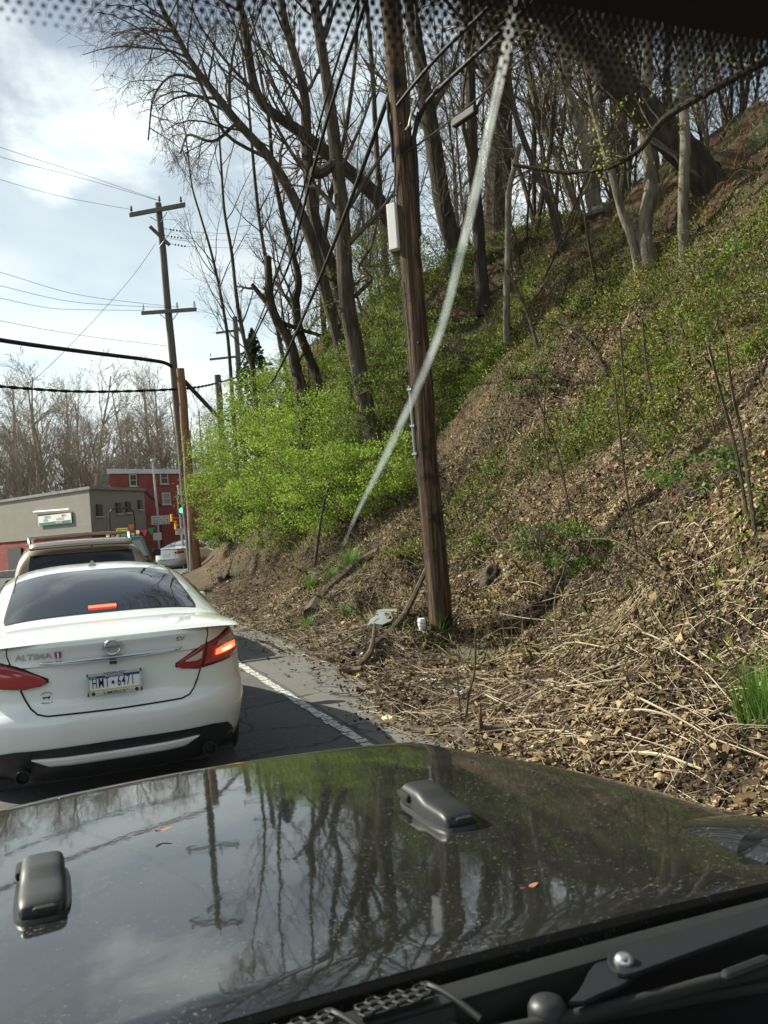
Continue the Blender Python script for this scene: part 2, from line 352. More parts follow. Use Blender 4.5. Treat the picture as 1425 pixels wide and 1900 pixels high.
# ================================================================== cars
class Car:
    """body as horizontal plan slices; local y=0 at the tail, +y to the nose"""
    def __init__(s, length, hw, y0, yf, L=1.15, n=3.4, ztop=1.05, zbot=.2, top=None, Lf=1.1):
        s.len = length; s.hw = spline(*zip(*hw)); s.y0 = spline(*zip(*y0)); s.yf = spline(*zip(*yf)); s.L = L; s.n = n; s.zt = ztop; s.zb = zbot; s.Lf = Lf; s.cache = {}
        if top:
            ys = [t[0] for t in top]; s.ty = ys
            s.zc = spline(ys, [t[1] for t in top]); s.ws = spline(ys, [t[2] for t in top]); s.zs = spline(ys, [t[3] for t in top]); s.tn = 3.0
    def table(s, z):
        k = round(z, 4)
        if k not in s.cache:
            ph = np.linspace(0, pi/2, 60); hw = s.hw(z); y0 = s.y0(z)
            x = hw*np.sin(ph)**(2/s.n); y = y0+s.L*(1-np.clip(np.cos(ph), 0, 1)**(2/s.n))
            d = np.concatenate([[0], np.cumsum(np.hypot(np.diff(x), np.diff(y)))]); s.cache[k] = (d, x, y)
        return s.cache[k]
    def rear(s, a, z, off=0.0):
        """point on the tail skin at arc length a from the centre line"""
        d, x, y = s.table(z); t = abs(a); sg = 1 if a >= 0 else -1
        def P(t):
            if t > d[-1]: return np.array([x[-1], y[-1]+t-d[-1]])
            return np.array([np.interp(t, d, x), np.interp(t, d, y)])
        p = P(t); tn = P(t+.02)-P(max(0, t-.02)); tn /= np.linalg.norm(tn)+1e-9; nrm = np.array([tn[1], -tn[0]])
        p = p+nrm*off
        return (sg*p[0], p[1], z)
    def loop(s, z):
        """closed plan outline at height z"""
        hw = s.hw(z); y0 = s.y0(z); yf = s.yf(z); pts = []
        ph = np.concatenate([np.linspace(0, .5, 7)[:-1], np.linspace(.5, pi/2, 16)])
        for p in ph: pts.append((hw*sin(p)**(2/s.n), y0+s.L*(1-max(0, cos(p))**(2/s.n))))
        ya = y0+s.L; yb = yf-s.Lf
        for t in np.linspace(0, 1, 26)[1:-1]: pts.append((hw, ya+(yb-ya)*t))
        for p in ph[::-1]: pts.append((hw*sin(p)**(2/2.8), yb+s.Lf*max(0, cos(p))**(2/2.8)))
        L = [(x, y, z) for x, y in pts]
        return L+[(-x, y, z) for x, y, z in L[::-1]][1:-1]
    def shell(s, levels, wheels, wr):
        mb = MB(); k = None
        for i, z in enumerate(levels):
            L = s.loop(z); k = len(L); mb.v.append(np.array(L)); mb.n += k
        for i in range(len(levels)-1):
            for j in range(k): j2 = (j+1) % k; mb.f.append((i*k+j, i*k+j2, (i+1)*k+j2, (i+1)*k+j))
        mb.f.append(tuple(range(k-1, -1, -1))); mb.f.append(tuple(range((len(levels)-1)*k, len(levels)*k)))
        o = mb.build('tmp', None); cut = MB()
        for (x, y, z) in wheels:
            cut.lathe([(wr*1.11, -.17), (wr*1.11, .17)], 36, frame((x, y, z), (1, 0, 0), (0, 0, 1)))
        c = cut.build('tmpc', None); md = o.modifiers.new('b', 'BOOLEAN'); md.object = c; md.operation = 'DIFFERENCE'; md.solver = 'EXACT'
        dg = bpy.context.evaluated_depsgraph_get(); me = bpy.data.meshes.new_from_object(o.evaluated_get(dg)); ok = len(me.polygons) > 50
        if not ok: me = o.data.copy()
        bpy.data.objects.remove(o); bpy.data.objects.remove(c)
        return me
    def topz(s, x, y): 
        w = s.ws(y); a = min(1, abs(x)/w); return s.zs(y)+(s.zc(y)-s.zs(y))*(1-a**s.tn)**(1/s.tn)
    def sidex(s, y, z):
        a = min(1, max(0, (z-s.zs(y))/(s.zc(y)-s.zs(y)))); return s.ws(y)*(1-a**s.tn)**(1/s.tn)
    def greenhouse(s, mb):
        ys = []
        for a, b in zip(s.ty[:-1], s.ty[1:]): ys += list(np.linspace(a, b, 5)[:-1])
        ys.append(s.ty[-1]); ph = np.linspace(-pi/2, pi/2, 41)
        def f(p, y):
            q = sin(p); c = max(0, cos(p)); return (s.ws(y)*abs(q)**(2/s.tn)*(1 if q >= 0 else -1), y, s.zs(y)+(s.zc(y)-s.zs(y))*c**(2/s.tn))
        mb.grid(f, list(ph), ys); return mb
    def patch_top(s, y0, y1, x0, x1, off=.004, nx=24, ny=12, rnd_=.05):
        """sheet over the top loft between y0..y1 with half widths x0..x1, corners rounded"""
        mb = MB()
        def f(a, b):
            y = y0+(y1-y0)*(b+1)/2; xb = (x0+(x1-x0)*(b+1)/2)*(1-rnd_*abs(b)**10); x = a*xb
            e = .02; dzx = (s.topz(x+e, y)-s.topz(x-e, y))/(2*e); dzy = (s.topz(x, y+e)-s.topz(x, y-e))/(2*e)
            n = np.array([-dzx, -dzy, 1.0]); n /= np.linalg.norm(n); return np.array([x, y, s.topz(x, y)])+n*off
        mb.grid(f, list(np.linspace(-1, 1, nx)), list(np.linspace(-1, 1, ny))); return mb
    def patch_side(s, sg, y0, y1, zlo, gap, off=.006, n=14):
        mb = MB(); 
        def f(a, b):
            y = y0+(y1-y0)*a; zt = s.zc(y)-gap; zl = s.zs(y)+zlo; zt = max(zl+.005, zt); z = zl+(zt-zl)*b
            return (sg*(s.sidex(y, z)+off), y, z)
        mb.grid(f, list(np.linspace(0, 1, n)), list(np.linspace(0, 1, 6))); return mb
    def patch_rear(s, top, bot, off=.006, n=20, m=6, sg=1):
        """sheet on the tail between two curves of (arc, z)"""
        ta, tz = zip(*top); ba, bz = zip(*bot); mb = MB()
        kt = np.linspace(0, 1, len(ta)); kb = np.linspace(0, 1, len(ba))
        def f(a, b):
            A1 = np.interp(a, kt, ta); Z1 = np.interp(a, kt, tz); A0 = np.interp(a, kb, ba); Z0 = np.interp(a, kb, bz)
            return s.rear(sg*(A0+(A1-A0)*b), Z0+(Z1-Z0)*b, off)
        mb.grid(f, list(np.linspace(0, 1, n)), list(np.linspace(0, 1, m))); return mb
    def strip_rear(s, pts, w, off=.003, sg=1):
        """thin line along (arc, z) points on the tail"""
        mb = MB(); P = np.array([s.rear(sg*a, z, off) for a, z in pts]); mb.tube(P, w, 4); return mb
def dense(pts, n=8):
    out = []
    for (a, b), (c, d) in zip(pts[:-1], pts[1:]):
        for i in range(n): out.append((a+(c-a)*i/n, b+(d-b)*i/n))
    return out+[pts[-1]]
def obj_from(me, name, mat, parent):
    me.name = name; o = bpy.data.objects.new(name, me); COL.objects.link(o); me.materials.clear(); me.materials.append(mat); o.parent = parent
    me.shade_smooth(); me.set_sharp_from_angle(angle=radians(32)); return o
def add_wheels(root, wheels, r, w=.2):
    for (x, y, z) in wheels:
        sg = 1 if x > 0 else -1; t = MB(); M = frame((x, y, z), (sg, 0, 0), (0, 0, 1))
        t.lathe([(r*.62, -w/2), (r*.93, -w/2), (r, -w*.36), (r, w*.36), (r*.93, w/2), (r*.62, w/2)], 32, M); to = t.build('wheel', M_RUBBER, root, smooth=True)
        q = MB(); q.lathe([(r*.63, w*.2), (r*.63, w*.45), (r*.58, w*.46), (r*.56, w*.3)], 28, M)
        for i in range(5):
            an = i*2*pi/5; q.prism([(-.03, .03), (.03, .03), (.045, r*.58), (-.045, r*.58)], .02, M @ Matrix.Translation((0, 0, w*.32)) @ Matrix.Rotation(an, 4, 'Z'))
        q.lathe([(.05, w*.2), (.05, w*.42), (.03, w*.44)], 14, M); q.build('rim', M_RIM, to)
def paint(name, base, rough=.28, metal=.0, dust=(.30, .27, .22), lo=.55, hi=.9, coat=1.0, flake=None):
    m, nt, b = new_mat(name); N = nt.nodes; L = nt.links
    tc = N.new('ShaderNodeTexCoord'); n = N.new('ShaderNodeTexNoise'); n.inputs['Scale'].default_value = 3.0; n.inputs['Detail'].default_value = 8; n.inputs['Roughness'].default_value = .7; L.new(tc.outputs['Object'], n.inputs['Vector'])
    mr = N.new('ShaderNodeMapRange'); mr.inputs[1].default_value = lo; mr.inputs[2].default_value = hi; mr.inputs[4].default_value = .45; L.new(n.outputs[0], mr.inputs[0])
    mx = N.new('ShaderNodeMix'); mx.data_type = 'RGBA'; mx.inputs[6].default_value = (*base, 1); mx.inputs[7].default_value = (*dust, 1); L.new(mr.outputs[0], mx.inputs[0]); L.new(mx.outputs[2], b.inputs['Base Color'])
    b.inputs['Roughness'].default_value = rough; b.inputs['Metallic'].default_value = metal; b.inputs['Coat Weight'].default_value = coat; b.inputs['Coat Roughness'].default_value = .04
    return m
M_LAMP_RED = plain('tail_lamp_red', (.30, .008, .012), .08, coat=1)
M_LAMP_DARK = plain('tail_lamp_dark', (.10, .004, .006), .08, coat=1)
M_LAMP_ON = plain('tail_lamp_lit', (.5, .03, .02), .2, emit=(1, .07, .03), es=2.6)
M_LAMP_HOT = plain('tail_lamp_hot', (.8, .3, .1), .2, emit=(1, .28, .08), es=5)
M_LAMP_CLEAR = plain('tail_lamp_clear', (.55, .55, .55), .1, .3, coat=1)
M_SEAM = plain('panel_gap', (.012, .012, .013), .8)
M_WHITEPAINT = paint('pearl_white_paint', (.70, .73, .71), .3, 0, dust=(.48, .46, .40), lo=.5, hi=.95)

SED_TOP = [(.03, 1.062, .80, 1.045), (.12, 1.088, .815, 1.045), (.4, 1.112, .83, 1.03), (.66, 1.125, .835, 1.01), (.76, 1.15, .835, 1.0), (1.1, 1.25, .835, .99), (1.5, 1.352, .84, .985),
           (1.85, 1.425, .845, .98), (2.1, 1.455, .85, .975), (2.5, 1.475, .85, .97), (2.85, 1.455, .85, .965), (3.2, 1.30, .84, .96), (3.62, 1.06, .83, .95), (3.9, 1.0, .82, .94)]
def white_sedan():
    c = Car(4.87, [(.19, .80), (.26, .86), (.40, .905), (.55, .918), (.72, .915), (.88, .905), (.97, .875), (1.03, .84), (1.06, .80)],
            [(.19, .16), (.27, .06), (.38, .02), (.47, -.015), (.57, -.035), (.62, -.02), (.66, .018), (.72, .03), (.86, .028), (.915, .03), (.925, .012), (.96, .012), (1.0, .004), (1.035, -.012), (1.06, .0)],
            [(.19, 4.75), (.5, 4.87), (.7, 4.84), (.82, 4.62), (.92, 4.1), (1.06, 3.75)], L=1.15, n=3.5, top=SED_TOP)
    root = empty('white_sedan', (.31, 5.65, 0), 0, 'white four-door sedan with lit tail lamps stopped right in front of the hood', 'car')
    W = [(sx*.79, y, .335) for sx in (-1, 1) for y in (1.07, 3.84)]
    lev = [.19, .23, .27, .33, .38, .43, .47, .52, .57, .60, .62, .64, .66, .69, .72, .78, .84, .88, .905, .915, .925, .94, .96, .98, 1.0, 1.02, 1.035, 1.048, 1.06]
    body = obj_from(c.shell(lev, W, .335), 'body', M_WHITEPAINT, root)
    ro = MB(); c.greenhouse(ro); roof = ro.build('roof_and_pillars', M_WHITEPAINT, root, smooth=True)
    rw = c.patch_top(.80, 1.86, .645, .585, .004, rnd_=.03); win = rw.build('rear_window', M_GLASS_DARK, root, smooth=True)
    # black surround of the rear window
    c.patch_top(.785, 1.885, .66, .60, .002, rnd_=.03).build('rear_window_seal', M_SEAM, root, smooth=True)
    # heater lines and the shelf seen through the glass
    b3 = MB(); b3.grid(lambda a, t: np.array([a*.095, .86+t*.05, c.topz(a*.095, .86+t*.05)+.012]), list(np.linspace(-1, 1, 9)), [0, 1]); b3.build('high_brake_lamp', M_LAMP_ON, win)
    c.patch_top(2.95, 3.6, .60, .70, .004).build('windscreen', M_GLASS_DARK, root, smooth=True)
    for sg in (-1, 1):
        c.patch_side(sg, 1.3, 2.35, .06, .11).build('side_window', M_GLASS_DARK, root, smooth=True)
        c.patch_side(sg, 2.4, 3.35, .06, .11).build('side_window', M_GLASS_DARK, root, smooth=True)
        # door mirror
        mr = MB(); mr.box((sg*1.0, 3.18, 1.02), (.2, .10, .14)); mr.build('door_mirror', M_WHITEPAINT, root, bevel=.03)
        # roof ditch line
        P = [(sg*.60, y, c.topz(.60, y)+.002) for y in np.linspace(1.55, 2.9, 14)]; t = MB(); t.tube(P, .006, 5); t.build('roof_moulding', M_SEAM, roof)
        # tail lamp wrapping round the corner
        top = [(.385, .838), (.43, .868), (.55, .925), (.70, .968), (.84, .996), (.97, 1.005)]; bot = [(.385, .828), (.42, .808), (.52, .798), (.68, .808), (.83, .822), (1.05, .86)]
        lamp = c.patch_rear(top, bot, .012, 30, 8, sg).build('tail_lamp', M_LAMP_RED, root, smooth=True, solid=.02)
        c.patch_rear([(.378, .846), (.55, .934), (.84, 1.004), (.975, 1.012)], [(.378, .822), (.52, .790), (.83, .814), (1.06, .855)], .004, 24, 4, sg).build('lamp_gap', M_SEAM, lamp, smooth=True)
        c.patch_rear([(.44, .858), (.53, .892), (.565, .905)], [(.445, .848), (.52, .848), (.55, .858)], .019, 8, 3, sg).build('reversing_lamp', M_LAMP_CLEAR, lamp, smooth=True)
        c.patch_rear([(.70, .948), (.80, .968), (.905, .982)], [(.665, .915), (.80, .93), (.93, .935)], .019, 8, 3, sg).build('turn_lamp', plain('amber_clear', (.38, .32, .26), .1, coat=1) if 'amber_clear' not in MATS else MATS['amber_clear'], lamp, smooth=True)
        c.patch_rear([(.67, .895), (.78, .915), (.92, .922)], [(.66, .86), (.78, .868), (.92, .88)], .020, 12, 3, sg).build('lit_lens', M_LAMP_ON, lamp, smooth=True)
        c.patch_rear([(.72, .888), (.80, .898), (.85, .9)], [(.72, .874), (.80, .878), (.85, .884)], .023, 8, 3, sg).build('bulb_glow', M_LAMP_HOT, lamp, smooth=True)
        c.strip_rear(dense([(.60, .955), (.585, .88), (.55, .796)], 5), .004, .018, sg).build('lamp_split', M_SEAM, lamp)
        # boot seam
        c.strip_rear(dense([(.60, .945), (.625, 1.0), (.63, 1.045)], 5), .004, .001, sg).build('boot_seam', M_SEAM, root)
        c.strip_rear(dense([(.545, .79), (.52, .73), (.49, .675), (.455, .642), (.40, .628), (0, .622)], 7), .0055, .003, sg).build('boot_seam', M_SEAM, root)
        # exhaust tip
        e = MB(); M = frame((sg*.555, .05, .285), (0, -1, 0)); e.lathe([(.038, -.16), (.038, .05), (.043, .062), (.037, .062), (.033, .0)], 24, M); e.build('exhaust_tip', plain('exhaust_metal', (.03, .03, .032), .5, .6) if 'exhaust_metal' not in MATS else MATS['exhaust_metal'], root, smooth=True)
        # reflector
        c.patch_rear([(.74, .335), (.79, .34), (.83, .345)], [(.74, .315), (.79, .318), (.83, .325)], .016, 6, 3, sg).build('reflector', M_LAMP_DARK, root)
    # dark lower bumper and the silver valance
    c.patch_rear([(-.80, .36), (-.74, .405), (-.60, .425), (0, .43), (.60, .425), (.74, .405), (.80, .36)], [(-.86, .24), (-.74, .21), (-.5, .195), (0, .195), (.5, .195), (.74, .21), (.86, .24)], .010, 60, 8).build('lower_bumper', M_BLACKPL, root, smooth=True)
    c.patch_rear([(-.50, .368), (-.3, .362), (0, .36), (.3, .362), (.50, .368)], [(-.40, .318), (-.3, .312), (0, .31), (.3, .312), (.40, .318)], .03, 40, 4).build('valance_strip', paint('silver_trim', (.6, .6, .57), .35), root, smooth=True, solid=.02)
    # chrome handle strip: a proud bar whose under-lip is deeper in the middle
    def chrome(a, b):
        x = a*.425*(1-.09*(1-b)); zt = .957-.004*abs(a); zl = .918+.012*abs(a)**3; z = zl+(zt-zl)*b
        p = c.rear(x, z, .012+.030*sin(pi*min(1, b*1.0))*(1-.5*abs(a)**6)); return p
    cs = MB(); cs.grid(chrome, list(np.linspace(-1, 1, 50)), list(np.linspace(0, 1, 10))); cs.build('chrome_strip', M_CHROME, root, smooth=True, solid=.012)
    cam_b = MB(); cam_b.box((.0, -.005, .905), (.045, .03, .016)); cam_b.build('reversing_camera', M_BLACKPL, root, bevel=.004)
    # licence plate in its holder
    def pl(x, y, d=.0): return (x, -.014-d, .785+y)
    p = MB(); p.prism([(-.155, -.07), (.155, -.07), (.155, .07), (-.155, .07)], .004, frame((0, -.010, .785), (0, -1, 0), (1, 0, 0)))
    plate = p.build('licence_plate', plain('plate_white', (.72, .74, .76), .4), root)
    fr = MB()
    for x, y, w, h in ((0, .060, .326, .022), (0, -.058, .326, .026), (-.157, 0, .012, .14), (.157, 0, .012, .14)):
        fr.box((x, -.0195, .785+y), (w, .009, h))
    fr.build('plate_frame', plain('plate_frame_chrome', (.6, .61, .62), .3, .7), plate, bevel=.002)
    s = MB(); s.box((0, -.0160, .785+.042), (.30, .0015, .016)); s.build('state_band', plain('plate_blue', (.02, .05, .2), .5), plate)
    s = MB(); s.box((0, -.0160, .785-.040), (.30, .0015, .012)); s.build('lower_band', plain('plate_yellow', (.55, .45, .15), .5), plate)
    s = MB(); s.box((-.125, -.0172, .785+.040), (.036, .0012, .022)); s.build('sticker', plain('sticker_green', (.10, .32, .24), .5), plate)
    ink = plain('plate_ink', (.012, .018, .05), .5); blk = plain('frame_ink', (.015, .015, .015), .5); wht = plain('white_ink', (.75, .77, .8), .5)
    t = MB(); add_text(t, 'HMT', .080, lambda x, y: pl(-.082+x, .003+y*1.12, .004), .56, 1.2); add_text(t, '6471', .080, lambda x, y: pl(.067+x, .003+y*1.12, .004), .56, 1.2)
    t.prism([(-.008, -.009), (.008, -.009), (.0085, .008), (0, .011), (-.0085, .008)], .001, frame((-.010, -.0175, .787), (0, -1, 0), (1, 0, 0))); t.build('plate_number', ink, plate)
    t = MB(); add_text(t, 'PENNSYLVANIA', .016, lambda x, y: pl(x, .042+y, .005), .95); t.build('plate_state', wht, plate)
    t = MB(); add_text(t, 'NISSAN 422', .022, lambda x, y: pl(x, .060+y, .012), 1.1); t.build('dealer_name', blk, plate)
    t = MB(); add_text(t, '"LIMERICK"', .027, lambda x, y: pl(x, -.058+y, .012), 1.15)
    t.build('dealer_town', blk, plate)
    for sx in (-1, 1):
        t = MB(); t.lathe([(.0115, 0), (.0115, .001)], 20, frame((sx*.128, -.0245, .729), (0, -1, 0), (1, 0, 0))); t.build('frame_logo', blk, plate)
    # round maker badge: ring + bar + letters
    bz = 1.002; b = MB(); M = frame((0, -.016, bz), (0, -1, 0), (1, 0, 0)); k = 36
    b.grid(lambda i, j: tuple(np.array(M @ Vector(((.046+.007*cos(j))*cos(i)*1.0, (.046+.007*cos(j))*sin(i)*.95, .006+.006*sin(j))))), [2*pi*q/k for q in range(k)], [2*pi*q/8 for q in range(9)], closed=True)
    b.box((0, -.024, bz), (.122, .010, .022)); bd = b.build('maker_badge', plain('badge_metal', (.55, .56, .57), .22, .8), root, smooth=True)
    t = MB(); add_text(t, 'NISSAN', .021, lambda x, y: (x, -.0302, bz+y), 1.15); t.build('badge_letters', blk, bd)
    t = MB(); add_text(t, 'ALTIMA', .050, lambda x, y: c.rear(-.46+x, .985+y+.35*0, .006), 1.25); t.build('model_letters', MATS['badge_metal'], root, solid=.003)
    t = MB(); add_text(t, 'SV', .040, lambda x, y: c.rear(.42+x, 1.0+y, .006), 1.35); t.build('trim_letters', MATS['badge_metal'], root, solid=.003)
    # small striped shield next to the lettering
    sh = MB(); sh.grid(lambda a, b: c.rear(-.315+a*.023*(1-.25*(1-b)**3), .962+.048*b, .005), list(np.linspace(-1, 1, 7)), list(np.linspace(0, 1, 6))); so = sh.build('shield_badge', M_CHROME, root)
    for q, mm in ((-1, plain('shield_red', (.4, .03, .04), .4)), (0, plain('shield_white', (.7, .7, .7), .4)), (1, plain('shield_blue', (.03, .04, .2), .4))):
        s2 = MB(); s2.grid(lambda a, b: c.rear(-.315+(q*.0125+a*.0055)*(1-.2*(1-b)**3), .967+.034*b, .008), [-1, 1], [0, .5, 1]); s2.build('stripe', mm, so)
    # dealer decal: two small arcs of letters and a dark running-dog mark
    t = MB()
    def arc(a0, r, sgn): return lambda x, y: c.rear(-.395+(r+y)*sin(x/r*1.0)*1.0, .735+sgn*0+(r+y)*cos(x/r)-.012, .004)
    add_text(t, 'NISSAN 422', .014, arc(0, .042, 1), 1.0); add_text(t, 'LIMERICK, PA', .012, lambda x, y: c.rear(-.395+x, .700+y+x*x*4, .004), 1.0)
    dog = [(-.022, 0), (-.018, -.012), (-.014, -.002), (.008, -.002), (.012, -.013), (.016, -.002), (.022, .010), (.016, .012), (.010, .006), (-.016, .006), (-.024, .010)]
    t.add([c.rear(-.395+x, .732+y, .004) for x, y in dog], [tuple(range(len(dog)))]); t.build('dealer_decal', blk, root)
    # shark-fin aerial
    a = MB(); y = 2.18; z = c.topz(0, y); a.add([(-.035, y-.05, z-.005), (.035, y-.05, z-.005), (.03, y+.12, z-.01), (-.03, y+.12, z-.01), (-.007, y-.02, z+.042), (.007, y-.02, z+.042), (.004, y+.05, z+.022), (-.004, y+.05, z+.022)], [(0, 1, 5, 4), (1, 2, 6, 5), (2, 3, 7, 6), (3, 0, 4, 7), (4, 5, 6, 7)]); a.build('aerial', plain('aerial_grey', (.35, .36, .34), .4), root)
    add_wheels(root, W, .335, .21)
    ub = MB(); ub.box((0, 2.4, .2), (1.5, 4.3, .06)); ub.build('underbody', M_RUBBER, root)
    return c
white_sedan()

# tan people carrier: taller tail with a big dark window, roof rails and a spoiler
def people_carrier():
    root = empty('tan_minivan', (.38, 12.4, 0), 0, 'tan minivan with roof rack and large dark rear window ahead of the white sedan', 'car')
    M = paint('champagne_paint', (.24, .19, .125), .32, .5)
    top = [(.02, .98, .90, .95), (.06, 1.2, .90, .95), (.14, 1.42, .89, .95), (.24, 1.58, .88, .95), (.36, 1.655, .87, .95), (.6, 1.69, .87, .95), (1.4, 1.73, .88, .95), (2.6, 1.72, .88, .95), (3.2, 1.62, .87, .94), (4.0, 1.1, .86, .92), (4.2, 1.04, .85, .92)]
    c = Car(4.95, [(.22, .84), (.4, .93), (.7, .945), (.95, .93), (1.0, .91)], [(.22, .1), (.45, -.03), (.6, -.04), (.7, .0), (1.0, .02)], [(.22, 4.85), (.55, 4.95), (.8, 4.8), (.95, 4.3), (1.0, 4.1)], L=.8, n=4.2, ztop=1.0, top=top)
    c.tn = 4.2
    W = [(sx*.80, y, .34) for sx in (-1, 1) for y in (1.0, 4.0)]
    obj_from(c.shell([.22, .3, .4, .5, .6, .7, .8, .9, .95, 1.0], W, .34), 'body', M, root)
    mb = MB(); c.greenhouse(mb); mb.build('roof_and_pillars', M, root, smooth=True)
    def back(a, b, hw0, hw1, z0, z1, off):      # sheet on the sloping tailgate
        z = z0+(z1-z0)*b; ys = np.linspace(.02, .36, 40); zs = [c.topz(a*(hw0+(hw1-hw0)*b), y) for y in ys]; y = float(np.interp(z, zs, ys)) if zs[-1] > zs[0] else .1
        return (a*(hw0+(hw1-hw0)*b), y-off, z+off*.4)
    rw = MB(); rw.grid(lambda a, b: back(a, b, .74, .66, 1.02, 1.53, .008), list(np.linspace(-1, 1, 22)), list(np.linspace(0, 1, 12))); rw.build('rear_window', M_GLASS_DARK, root, smooth=True)
    sp = MB(); sp.grid(lambda a, b: (a*.66, .30-.16*b-.02*(1-a*a), 1.66-.06*b+.02*(1-a*a)), list(np.linspace(-1, 1, 16)), list(np.linspace(0, 1, 5))); sp.build('roof_spoiler', M, root, smooth=True, solid=.035)
    l = MB(); l.box((.13, .16, 1.606), (.03, .012, .018)); l.build('spoiler_light', M_SEAM, root)
    for sg in (-1, 1):
        P = [(sg*.66, .45, 1.68), (sg*.665, .5, 1.745), (sg*.67, .8, 1.775), (sg*.68, 1.6, 1.80), (sg*.67, 2.3, 1.79), (sg*.665, 2.5, 1.72)]
        r = MB(); r.tube(P, .022, 8); r.build('roof_rail', M, root, smooth=True)
        c.patch_side(sg, .5, 1.6, .08, .14).build('side_window', M_GLASS_DARK, root, smooth=True)
        c.patch_side(sg, 1.7, 3.4, .08, .14).build('side_window', M_GLASS_DARK, root, smooth=True)
        t = MB(); t.grid(lambda a, b: (sg*(.80+.10*a), .04+.10*a, .75+.3*b), list(np.linspace(0, 1, 5)), list(np.linspace(0, 1, 6))); t.build('tail_lamp', M_LAMP_RED, root, solid=.03)
        m = MB(); m.box((sg*1.04, 3.3, 1.05), (.2, .1, .17)); m.build('door_mirror', M_BLACKPL, root, bevel=.03)
    for y in (.75, 1.25, 2.0):
        r = MB(); r.tube([(-.67, y, 1.775), (0, y, 1.795), (.67, y, 1.775)], .018, 8); r.build('roof_bar', M, root, smooth=True)
    p = MB(); p.box((0, -.02, .8), (.31, .02, .15)); p.build('licence_plate', MATS['plate_white'], root)
    add_wheels(root, W, .34)
people_carrier()

# generic small cars far down the road
def far_car(name, loc, rz, label, col, metal=0, tail=True, scale=1.0):
    root = empty(name, loc, rz, label, 'car'); root.scale = (scale,)*3
    c = Car(4.75, [(.2, .82), (.45, .90), (.7, .905), (.9, .88), (1.02, .82)], [(.2, .1), (.5, -.03), (.65, .0), (1.02, .02)], [(.2, 4.65), (.5, 4.75), (.75, 4.6), (.9, 4.1), (1.02, 3.7)], L=1.0, n=3.2, ztop=1.02, top=SED_TOP)
    M = paint(name+'_paint', col, .3, metal); W = [(sx*.77, y, .33) for sx in (-1, 1) for y in (1.05, 3.75)]
    obj_from(c.shell([.2, .3, .4, .5, .6, .7, .8, .9, .97, 1.02], W, .33), 'body', M, root)
    mb = MB(); c.greenhouse(mb); mb.build('roof_and_pillars', M, root, smooth=True)
    c.patch_top(.80, 1.85, .66, .58, .006).build('rear_window', plain(name+'_glass', (.10, .13, .14), .05), root, smooth=True)
    for sg in (-1, 1):
        c.patch_side(sg, 1.3, 2.35, .06, .11).build('side_window', M_GLASS_DARK, root, smooth=True); c.patch_side(sg, 2.4, 3.35, .06, .11).build('side_window', M_GLASS_DARK, root, smooth=True)
        c.patch_rear([(.42, .88), (.6, .92), (.95, .93)], [(.44, .80), (.6, .78), (.95, .82)], .012, 14, 4, sg).build('tail_lamp', M_LAMP_RED, root, smooth=True)
        m = MB(); m.box((sg*.98, 3.2, 1.02), (.18, .09, .13)); m.build('door_mirror', M, root, bevel=.03)
    p = MB(); p.box((0, -.0, .74), (.32, .02, .16)); p.build('licence_plate', MATS['plate_white'], root)
    p = MB(); p.box((0, -.045, .5), (.9, .012, .02)); p.build('bumper_line', M_SEAM, root)
    add_wheels(root, W, .33)
    return root
_p = atz(312, 1056, 0)
far_car('silver_sedan', (_p[0]-.1, _p[1]-.6, 0), radians(-34), 'silver sedan turning right behind the brown wooden pole', (.62, .62, .60), .2)
_p = atz(395, 1040, 0)
far_car('blue_sedan', (8.6, 53, 0), radians(-40), 'blue-grey sedan half hidden by the green shrub beyond the pole', (.16, .24, .30), .3)
_p = aty(262, 1025, 60)
far_car('grey_car', (_p[0]+.4, 62, 0), radians(-60), 'small grey car parked below the letter-board sign', (.35, .36, .38), .3)

